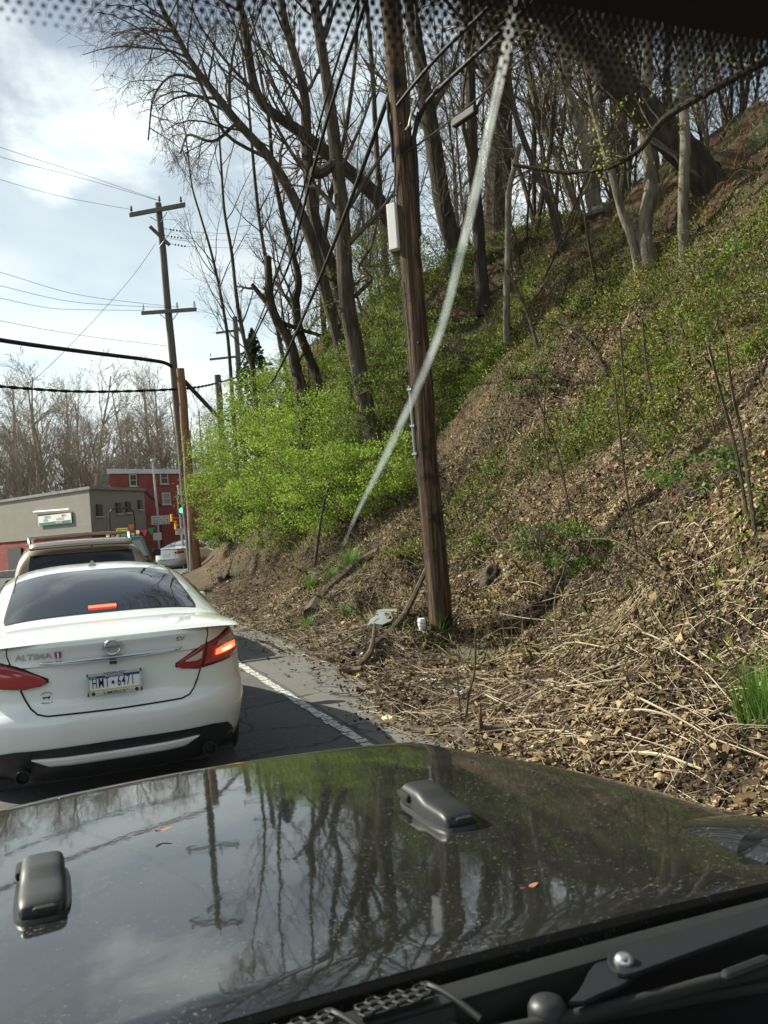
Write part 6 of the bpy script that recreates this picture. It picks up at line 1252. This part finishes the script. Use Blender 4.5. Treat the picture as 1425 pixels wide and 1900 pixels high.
def cover():
    C, N_ = scatter(170000, 1.6, 14, 3, 34, greenness); n = len(C); P = C+N_*np.abs(RNG.normal(size=n))[:, None]*.05+RNG.normal(size=(n, 3))*.03; P[:, 2] += .01
    # weeds grow in clumps: each clump leans its own way, with its own height and tone
    K, NK = scatter(6200, 1.5, 13, 3, 32, lambda x, y, s, z: greenness(x, y, s, z)**1.5); K = K[:3000]; NK = NK[:3000]; m = RNG.integers(30, 150, len(K)); idx = np.repeat(np.arange(len(K)), m); t = len(idx)
    rad = RNG.uniform(.08, .30, len(K)); hgt = RNG.uniform(.06, .26, len(K)); q = RNG.normal(size=(t, 2))*rad[idx][:, None]; hh = np.abs(RNG.normal(size=t))*hgt[idx]*np.exp(-(q**2).sum(1)/(rad[idx]**2*3))
    Nk = NK[idx]; t1 = np.cross(Nk, [0, 1, 0]); t1 /= np.linalg.norm(t1, axis=1)[:, None]; t2 = np.cross(Nk, t1); up = Nk*.5+np.array([0, 0, .6]); W = K[idx]+t1*q[:, :1]+t2*q[:, 1:]+up*hh[:, None]
    tone = RNG.uniform(.6, 1.35, len(K))[idx][:, None]*np.array([1, 1, 1])*np.stack([RNG.uniform(.75, 1.25, len(K)), np.ones(len(K)), RNG.uniform(.7, 1.3, len(K))], 1)[idx]
    cols = np.vstack([ramp_cols(WEEDS[:3], n, .25)*np.clip(.85+.6*vnoise(C[:, 0]*.9, C[:, 1]*.9+70), .5, 1.3)[:, None], ramp_cols(WEEDS, t, .2)*tone]); size = np.concatenate([np.full(n, .034), RNG.uniform(.028, .055, len(K))[idx]])
    o = leaf_quads(np.vstack([P, W]), size, cols, 'ground_cover', M_LEAF, None); tag(o, 'creeping green leafy ground cover over the bank slope', 'ground cover', kind='stuff')
    # thin blades and stems standing among the weeds
    B, NB = scatter(60000, 1.4, 12, 3, 24, lambda x, y, s, z: .2+.8*greenness(x, y, s, z)); B = B[:30000]; n = len(B); a = RNG.uniform(0, 2*pi, n); L = RNG.uniform(.07, .24, n)[:, None]; ln = RNG.uniform(.1, .8, n)[:, None]; d = np.stack([np.cos(a), np.sin(a), np.zeros(n)], 1)-np.array([.2, 0, 0]); sd = np.stack([-np.sin(a), np.cos(a), np.zeros(n)], 1)*.004
    mid = B+d*L*ln*.35+np.array([0, 0, 1])*L*.6; tip = B+d*L*ln+np.array([0, 0, 1])*L*(1-.3*ln); V = np.stack([B-sd, B+sd, mid+sd*.8, tip, mid-sd*.8], 1).reshape(-1, 3); I = np.arange(n)*5; F = np.stack([I, I+1, I+2, I+3, I+4], 1)
    cb = ramp_cols([(.05, .075, .015), (.12, .16, .03), (.22, .24, .06), (.30, .25, .13)], n, .2); o = quads_mesh('slope_grass', V, F, M_GRASS, np.repeat(cb, 5, axis=0)); tag(o, 'thin grass blades standing among the weeds on the slope', 'grass', kind='stuff')
    # bright strip of yellow-flowering plants
    pts = []
    for u, v in [(815, 790), (835, 765), (855, 740), (875, 715), (895, 690), (915, 665), (930, 640), (945, 610), (965, 560), (990, 520)]:
        h = hill_hit(u, v)
        if h is not None: pts.append(h)
    pts = np.array(pts); k = RNG.integers(0, len(pts), 3600); Q = pts[k][:, :2]+RNG.normal(size=(3600, 2))*np.array([.38, .5]); C = np.array([(x, y, hill(x, y)+abs(RNG.normal())*.12) for x, y in Q])
    cols = ramp_cols([(.10, .18, .02), (.17, .26, .03), (.23, .29, .04)], len(C)); cols[RNG.uniform(size=len(C)) < .05] = (.55, .42, .04)
    o = leaf_quads(C, .055, cols, 'flowering_plants', M_LEAF, None); tag(o, 'bright strip of yellow-flowering plants up the slope by the pole', 'plants', kind='stuff')
cover()
def litter():
    dens = lambda x, y, s, z: np.clip(.75+1.1*fbm(x*.6, y*.6+20), .08, 1)*(1-.3*np.clip((z-1.8)/2, 0, 1))*(1-.25*bare(x, y, s, z))
    A1, N1 = scatter(230000, .15, 9, 2.5, 17, dens); A2, N2 = scatter(90000, .3, 15, 10, 34, dens); A3, N3 = scatter(26000, -.15, 2.6, 2.5, 20); A4, N4 = scatter(2600, -.75, .2, 3, 26, lambda x, y, s, z: np.clip((s+.75)/.9, 0, 1)**2); A4[:, 2] = np.maximum(A4[:, 2], .006)
    C = np.vstack([A1, A2, A4, A3]); N_ = np.vstack([N1, N2, N4, N3]); n = len(C); P = C+N_*RNG.uniform(.003, .05, n)[:, None]
    size = np.where(RNG.uniform(size=n) < .10, .068, np.where(RNG.uniform(size=n) < .55, .024, .038)); size[-len(A3):] *= .75
    cols = ramp_cols([(.03, .018, .010), (.075, .046, .024), (.135, .088, .045), (.225, .158, .085), (.34, .255, .15)], n, .3)*np.clip(.85+.5*vnoise(C[:, 0]*.7, C[:, 1]*.7+33), .5, 1.25)[:, None]
    o = leaf_quads(P, size, cols, 'leaf_litter', M_LITTER, None, flat=N_*1.2, fold=.5, oval=True); tag(o, 'carpet of dry brown fallen leaves over the bank', 'leaf litter', kind='stuff')
    def strew(name, label, m, r0, L0, L1, y1, mat, r):
        mb = MB(); y = np.array([r.uniform(3, y1) for _ in range(m)]); s = np.array([r.uniform(.1, 9) if i % 3 else r.uniform(0, 2.6) for i in range(m)]); a = np.array([r.uniform(0, pi) for _ in range(m)]); L = np.array([r.uniform(L0, L1) for _ in range(m)]); ds, dy = np.cos(a)*L, np.sin(a)*L
        x = s+np.interp(y, GY_, GE); x1 = s+ds+np.interp(y+dy, GY_, GE); z0 = gsample(s, y); z1 = gsample(s+ds, y+dy); zm = gsample(s+ds*.5, y+dy*.5)
        for i in range(m): mb.tube([(x[i], y[i], z0[i]+r.uniform(.01, .05)), ((x[i]+x1[i])/2+r.uniform(-.03, .03), y[i]+dy[i]*.5, max(zm[i], (z0[i]+z1[i])/2)+r.uniform(.01, .06)), (x1[i], y[i]+dy[i], z1[i]+r.uniform(.01, .09))], [r0, r0*.85, r0*.55], 3, cap=False)
        tag(mb.build(name, mat), label, 'twigs', kind='stuff')
    # arching bramble stems over the slope
    mb = MB(); r = random.Random(77); m = 1500; y = np.array([r.uniform(3.5, 26) for _ in range(m)]); s = np.array([r.uniform(1.4, 10) for _ in range(m)]); x = s+np.interp(y, GY_, GE); z = gsample(s, y)
    for i in range(m):
        a = r.uniform(0, 2*pi); L = r.uniform(.35, 1.3); h = L*r.uniform(.15, .6); dx, dy = cos(a)*L*.8-.15*L, sin(a)*L*.8; P = [np.array([x[i], y[i], z[i]-.02])]; n_ = 5
        for k in range(1, n_+1): f = k/n_; P.append(np.array([x[i]+dx*f+r.uniform(-.03, .03), y[i]+dy*f+r.uniform(-.03, .03), max(z[i]+h*sin(f*pi*.75), hill_base(x[i]+dx*f, y[i]+dy*f)+.02)]))
        mb.tube(P, np.linspace(.006, .0025, n_+1)*r.uniform(.7, 1.3), 3, cap=False)
    tag(mb.build('bramble_stems', M_TWIG), 'tangle of thin bare bramble stems over the slope', 'brambles', kind='stuff')
    strew('dry_straw', 'fine straw strewn over the leaves', 7500, .003, .12, .55, 17, M_STALK, random.Random(31))
    strew('small_twigs', 'dark fallen twigs strewn over the leaves', 3600, .0055, .12, .7, 26, M_DEADWOOD, random.Random(32))
litter()
def ground_path(pts, lift=.02, n=14):
    P = []
    for q in pts:
        h = hill_hit(q[0], q[1]) if len(q) < 4 else None
        if h is None: h = atz(q[0], q[1], .05)
        P.append(h+np.array([0, 0, lift+(q[2] if len(q) > 2 else 0)]))
    return smooth_path(np.array(P), n)
def stick(name, label, cat, pts, r0, r1, mat, group=None, k=7, lift=.03, twigs=0, part='stem'):
    S = ground_path(pts, lift); b = S[0]; m = MB(); rad = np.linspace(r0, r1, len(S))*(1+.12*np.array([noise.noise((i*.8, r0*90, 1)) for i in range(len(S))])); m.tube(S-b, rad, k)
    if not twigs:
        o = m.build(name, mat, None, smooth=True, loc=tuple(b)); return tag(o, label, cat, group)
    o = empty(name, b, 0, label, cat, group); m.build(part, mat, o, smooth=True); sg = []
    for i in range(twigs): q = TR.randint(2, 11); branch(sg, S[q]-b, unit(unit(S[q+1]-S[q])*.6+rv()+np.array([0, 0, .3])), r1*.7, TR.uniform(.2, .7), 1, 2, (3, 2), wig=.2)
    twig_mesh(sg).build('twigs', M_TWIG, o); return o
stick('mossy_log', 'dark rotten log lying down the slope left of the grey sheet', 'log', [(578, 1150), (592, 1125), (625, 1090), (660, 1058), (705, 1030)], .16, .09, M_DEADWOOD, lift=.08)
stick('leaning_branch', 'dark branch leaning against the foot of the near pole', 'branch', [(690, 1205), (715, 1185), (750, 1160, .1), (780, 1128, .3), (806, 1103, .55)], .06, .035, M_DEADWOOD)
stick('short_log', 'short curved log lying at the edge of the asphalt', 'log', [(628, 1258), (650, 1254), (672, 1252)], .06, .045, M_DEADWOOD, lift=.05)
stick('bent_branch', 'bent dark branch standing out of the debris by the short log', 'branch', [(662, 1245), (680, 1235, .05), (692, 1215, .1), (697, 1190, .2)], .055, .02, M_DEADWOOD)
stick('long_branch', 'long grey branch lying along the hood edge on the debris', 'branch', [(715, 1345), (770, 1362), (830, 1362), (890, 1362), (952, 1356)], .022, .032, M_DEADWOOD, twigs=5)
stick('thin_branch', 'thin branch lying across the long grey branch', 'branch', [(700, 1332), (740, 1350), (790, 1358), (860, 1372)], .016, .012, M_DEADWOOD)
stick('stubby_branch', 'stubby branch poking toward the hood below the long branch', 'branch', [(850, 1368), (865, 1385), (880, 1400)], .03, .022, M_DEADWOOD)
stick('fork_branch', 'forked dark branch climbing the slope right of the near pole', 'branch', [(880, 1000), (895, 960), (905, 900), (925, 850), (940, 800)], .03, .015, M_DEADWOOD, twigs=4)
stick('arched_branch', 'dark arched branch in the middle of the slope', 'branch', [(1135, 720), (1110, 680, .15), (1080, 640, .15), (1040, 610, .1), (1000, 600)], .035, .018, M_BARK_DARK, twigs=3)
stick('grey_branch', 'pale grey branch lying on the slope at upper right', 'branch', [(1180, 470), (1240, 476), (1300, 470), (1380, 462)], .035, .02, M_BARK_PALE_LIT)
stick('bowed_stem', 'bowed dry stem looping over the lower slope', 'dead stalk', [(1035, 1215), (1038, 1140, .3), (1065, 1085, .5), (1130, 1070, .4), (1230, 1085, .1)], .012, .006, M_DEADWOOD)
# standing thin dead stems on the slope
def stem(label, pts, w0, w1, mat=M_DEADWOOD, name='dead_sapling'):
    b = hill_hit(*pts[0]); 
    if b is None: return
    dep = float((b-EYE) @ A); S = smooth_path(np.array([b-np.array([0, 0, .1])]+[atd(u, v, dep-.12*i) for i, (u, v) in enumerate(pts[1:])]), 14); m = MB(); m.tube(S-b, np.linspace(w0, w1, 14)*dep/FPX*.5, 6); o = m.build(name, mat, None, smooth=True, loc=tuple(b)); tag(o, label, 'dead sapling', 'thin dead stems standing on the slope')
for lab, pts, a, c in [
    ('dead stem nearest the right edge, left of two', [(1390, 965), (1362, 820), (1335, 720), (1315, 640)], 8, 4), ('dead stem nearest the right edge, right of two', [(1402, 985), (1375, 800), (1358, 720), (1348, 638)], 8, 4),
    ('dead stem in the middle of the slope beside the green patch', [(1163, 790), (1158, 720), (1150, 600)], 5, 3), ('dead stem right of the middle one', [(1215, 760), (1200, 680), (1192, 590)], 5, 3),
    ('tall thin dead stem rising from the lower slope', [(1185, 1030), (1165, 920), (1150, 800), (1140, 700)], 5, 3), ('thin dead stem left of the tall one', [(1060, 960), (1040, 860), (1005, 760), (985, 700)], 5, 3),
    ('curved sapling stem below the snapped sapling', [(1000, 650), (985, 600), (960, 540), (940, 500)], 9, 5), ('thin bare stem rising out of the verge litter', [(855, 1345), (868, 1300), (880, 1250), (883, 1165)], 6, 3),
    ('second thin bare stem beside the verge litter stem', [(858, 1340), (852, 1300), (848, 1240)], 4, 2), ('leaning dead stem above the leafy clump', [(1020, 880), (1010, 800), (1012, 720)], 4, 3), ('dark thin trunk standing in front of the shrub', [(583, 1050), (590, 1000), (600, 940), (615, 880)], 7, 4)]: stem(lab, pts, a, c)
# long pale dead stalks
dead = random.Random(17)
def stalk(u, v, du, dv, r, arch, lab, grp):
    a, b = hill_hit(u, v), hill_hit(u+du, v+dv)
    if a is None or b is None: return
    mid = (a+b)/2; mid[2] = max(hill(mid[0], mid[1])+.03, mid[2])+arch; S = smooth_path(np.array([a+[0, 0, .03], mid, b+[0, 0, .05]]), 9); m = MB(); m.tube(S-a, np.linspace(r, r*.55, 9), 5); o = m.build('dead_stalk', M_STALK, None, smooth=True, loc=tuple(a)); tag(o, lab, 'dead stalk', grp)
for u0, v0, u1, v1, r, arch, lab in [(1145, 1178, 1255, 1215, .010, .05, 'straight pale stalk pointing down right on the lower slope'), (1020, 1290, 1185, 1235, .009, .05, 'long pale stalk rising right above the debris'), (990, 1240, 1170, 1222, .008, .04, 'pale stalk lying level under the bowed stem'), (1180, 1300, 1330, 1390, .008, .05, 'pale stalk slanting to the lower right corner of the bank'),
        (1200, 1000, 1260, 978, .012, .08, 'short thick pale stalk under the green patch'), (1260, 1010, 1330, 1040, .008, .06, 'pale stalk arching near the right edge'), (1150, 1330, 1250, 1345, .012, .03, 'thick pale stalk lying level close to the hood'), (880, 1165, 1005, 1140, .006, .03, 'thin pale stalk lying right of the pole foot'), (1170, 1405, 1305, 1445, .012, .02, 'pale stalk lying along the hood edge'), (900, 1100, 960, 1060, .007, .06, 'pale stalk propped against the slope by the rock')]:
    stalk(u0, v0, u1-u0, v1-v0, r, arch, lab, None)
for i in range(120):
    u = dead.uniform(880, 1420); v = dead.uniform(1080, 1410); an = dead.choice([-.35, .3, -.1, .1, -.6, .6])+dead.uniform(-.2, .2); L = dead.uniform(40, 170); stalk(u, v, cos(an)*L, sin(an)*L, dead.uniform(.003, .0065), dead.uniform(-.01, .05), 'pale dry stalk lying among many on the lower right bank', 'dry stalks scattered on the lower bank')
# grass tufts
def tuft(label, u, v, n, h, cols, spread=.14):
    b = hill_hit(u, v); 
    if b is None: b = atz(u, v, .1)
    V = []; F = []; cc = []; r = random.Random(int(u))
    for i in range(n):
        a = r.uniform(0, 2*pi); q = r.uniform(0, spread); x0, y0 = q*cos(a), q*sin(a); z0 = hill(b[0]+x0, b[1]+y0)-b[2]-.02; L = h*r.uniform(.5, 1.15); lean = r.uniform(.15, .75); a2 = a+r.uniform(-.8, .8); w = r.uniform(.004, .008); c = np.array(cols[0])*(1-(t := r.random()))+np.array(cols[1])*t; px_ = np.array([-sin(a2), cos(a2), 0])*w
        for k in range(4):
            f = k/3; p = np.array([x0+cos(a2)*L*lean*f*f, y0+sin(a2)*L*lean*f*f, z0+L*f*(1-.35*lean*f)]); V += [p-px_*(1-f*.9), p+px_*(1-f*.9)]; cc += [c, c]
        o = i*8; F += [(o+2*k, o+2*k+1, o+2*k+3, o+2*k+2) for k in range(3)]
    root = quads_mesh('grass_tuft', np.array(V), np.array(F), M_GRASS, np.array(cc)); root.location = b; tag(root, label, 'grass', 'grass tufts on the verge')
G2 = [(.07, .16, .025), (.18, .30, .06)]
for lab, u, v, n, h in [('grass tuft in front of the near pole foot', 822, 1178, 130, .42), ('large grass tuft above the rotten log', 650, 1060, 260, .6), ('grass tuft at the upper end of the rotten log', 615, 1075, 120, .4), ('grass tuft at the right picture edge by the hood', 1412, 1335, 220, .40), ('small grass tuft at the lower end of the rotten log', 572, 1165, 70, .3), ('small grass tuft on the bank below the shrub', 575, 1090, 90, .4), ('small grass tuft between log and grey sheet', 640, 1140, 60, .25)]: tuft(lab, u, v, n, h, G2)
# stones
def rock(label, u, v, s, seed):
    b = hill_hit(u, v); bm = bmesh.new(); bmesh.ops.create_icosphere(bm, subdivisions=3, radius=1)
    for q in bm.verts: q.co *= 1+.5*noise.noise(q.co*1.3+Vector((seed, 0, 0)))+.25*noise.noise(q.co*3.1)+.12*noise.noise(q.co*7); q.co = Vector((q.co.x*s[0], q.co.y*s[1], q.co.z*s[2]))
    me = bpy.data.meshes.new('rock'); bm.to_mesh(me); bm.free(); me.materials.append(MATS.get('rock_brown') or noisy('rock_brown', [(.035, .025, .018), (.08, .058, .042)], scale=4, bump=.8, bscale=12, bdist=.03)); me.shade_smooth(); o = bpy.data.objects.new('rock', me); COL.objects.link(o); o.location = b+np.array([0, 0, s[2]*.1]); o.rotation_euler = (0, .5, seed); tag(o, label, 'rock', 'stones sticking out of the bank')
for lab, u, v, s, sd in [('brown slab of rock right of the near pole', 905, 1078, (.12, .22, .22), 6), ('low brown stone in the eroded bank beside the sedan', 415, 1075, (.22, .3, .16), 3)]: rock(lab, u, v, s, sd)
# grey plastic sheet and scraps of rubbish
def sheet():
    b = hill_hit(712, 1153); pts = [(683, 1168), (690, 1156), (700, 1150), (701, 1140), (716, 1138), (738, 1138), (738, 1146), (730, 1151), (728, 1160), (712, 1167), (698, 1166)]; nrm = hill_n(b[0], b[1], .4); V = []
    for u, v in pts:
        d = ray(u, v); t = ((b-EYE) @ nrm)/(d @ nrm); V.append(EYE+d*t-b+nrm*.06)
    m = MB(); n = len(V); c = sum(V)/n; m.add(V+[c+nrm*.015], [(i, (i+1) % n, n) for i in range(n)]); o = m.build('plastic_sheet', noisy('sheet_grey', [(.17, .185, .185), (.23, .245, .245)], scale=5, rough=.5, bump=.2), None, loc=tuple(b), solid=.01); tag(o, 'flat torn grey plastic sheet lying on the leaves near the pole', 'plastic sheet')
sheet()
def scrap(name, label, u, v, s, col, seed, cat='litter'):
    b = hill_hit(u, v)
    if b is None: b = atz(u, v, .03)
    bm = bmesh.new(); bmesh.ops.create_grid(bm, x_segments=6, y_segments=6, size=s)
    for q in bm.verts: q.co.z = s*.7*noise.noise(q.co*2.2/s+Vector((seed, 3, 0))); q.co.x *= 1+.4*noise.noise((q.co.y/s, seed, 1)); q.co.y *= .7+.3*noise.noise((q.co.x/s, seed, 4))
    me = bpy.data.meshes.new(name); bm.to_mesh(me); bm.free(); nm = 'scrap_%d' % seed; me.materials.append(plain(nm, col, .5)); o = bpy.data.objects.new(name, me); COL.objects.link(o); o.location = b+np.array([0, 0, .05]); o.rotation_euler = (.3, .2, seed); md = o.modifiers.new('t', 'SOLIDIFY'); md.thickness = .003; tag(o, label, cat, 'scraps of rubbish on the verge')
for i, (nm, lab, u, v, s, c) in enumerate([('crumpled_wrapper', 'crumpled pale blue wrapper lying on the leaves near the hood', 852, 1295, .06, (.6, .66, .7)), ('paper_scrap', 'white paper scrap on the litter left of the wrapper', 800, 1272, .05, (.7, .7, .68)), ('paper_scrap', 'second white paper scrap beside the first', 787, 1270, .035, (.65, .65, .63)), ('yellow_scrap', 'yellow scrap by the short log at the asphalt edge', 665, 1262, .035, (.7, .55, .12)), ('yellow_scrap', 'pale yellow scrap on the asphalt edge near the hood', 722, 1345, .06, (.6, .5, .25)), ('orange_scrap', 'orange-brown scrap behind the short log', 725, 1235, .07, (.5, .26, .12)), ('bottle_cap', 'tan round scrap on the litter below the wrapper', 848, 1335, .035, (.55, .42, .25)), ('dark_bag', 'dark crumpled bag behind the short log', 655, 1222, .12, (.04, .045, .05)), ('pale_scrap', 'white scrap high on the slope near the right edge', 1290, 950, .06, (.6, .6, .55))]): scrap(nm, lab, u, v, s, c, i+1)
def cord():
    S = ground_path([(1395, 225), (1370, 290), (1345, 345), (1325, 385), (1312, 410)], .05, 12); b = S[0]; m = MB(); m.tube(S-b, .006, 5); o = m.build('orange_twine', plain('cord_orange', (.4, .08, .03), .6), None, loc=tuple(b)); tag(o, 'thin orange cord lying down the upper right slope', 'cord')
cord()
# eroded clods of earth on the lower bank
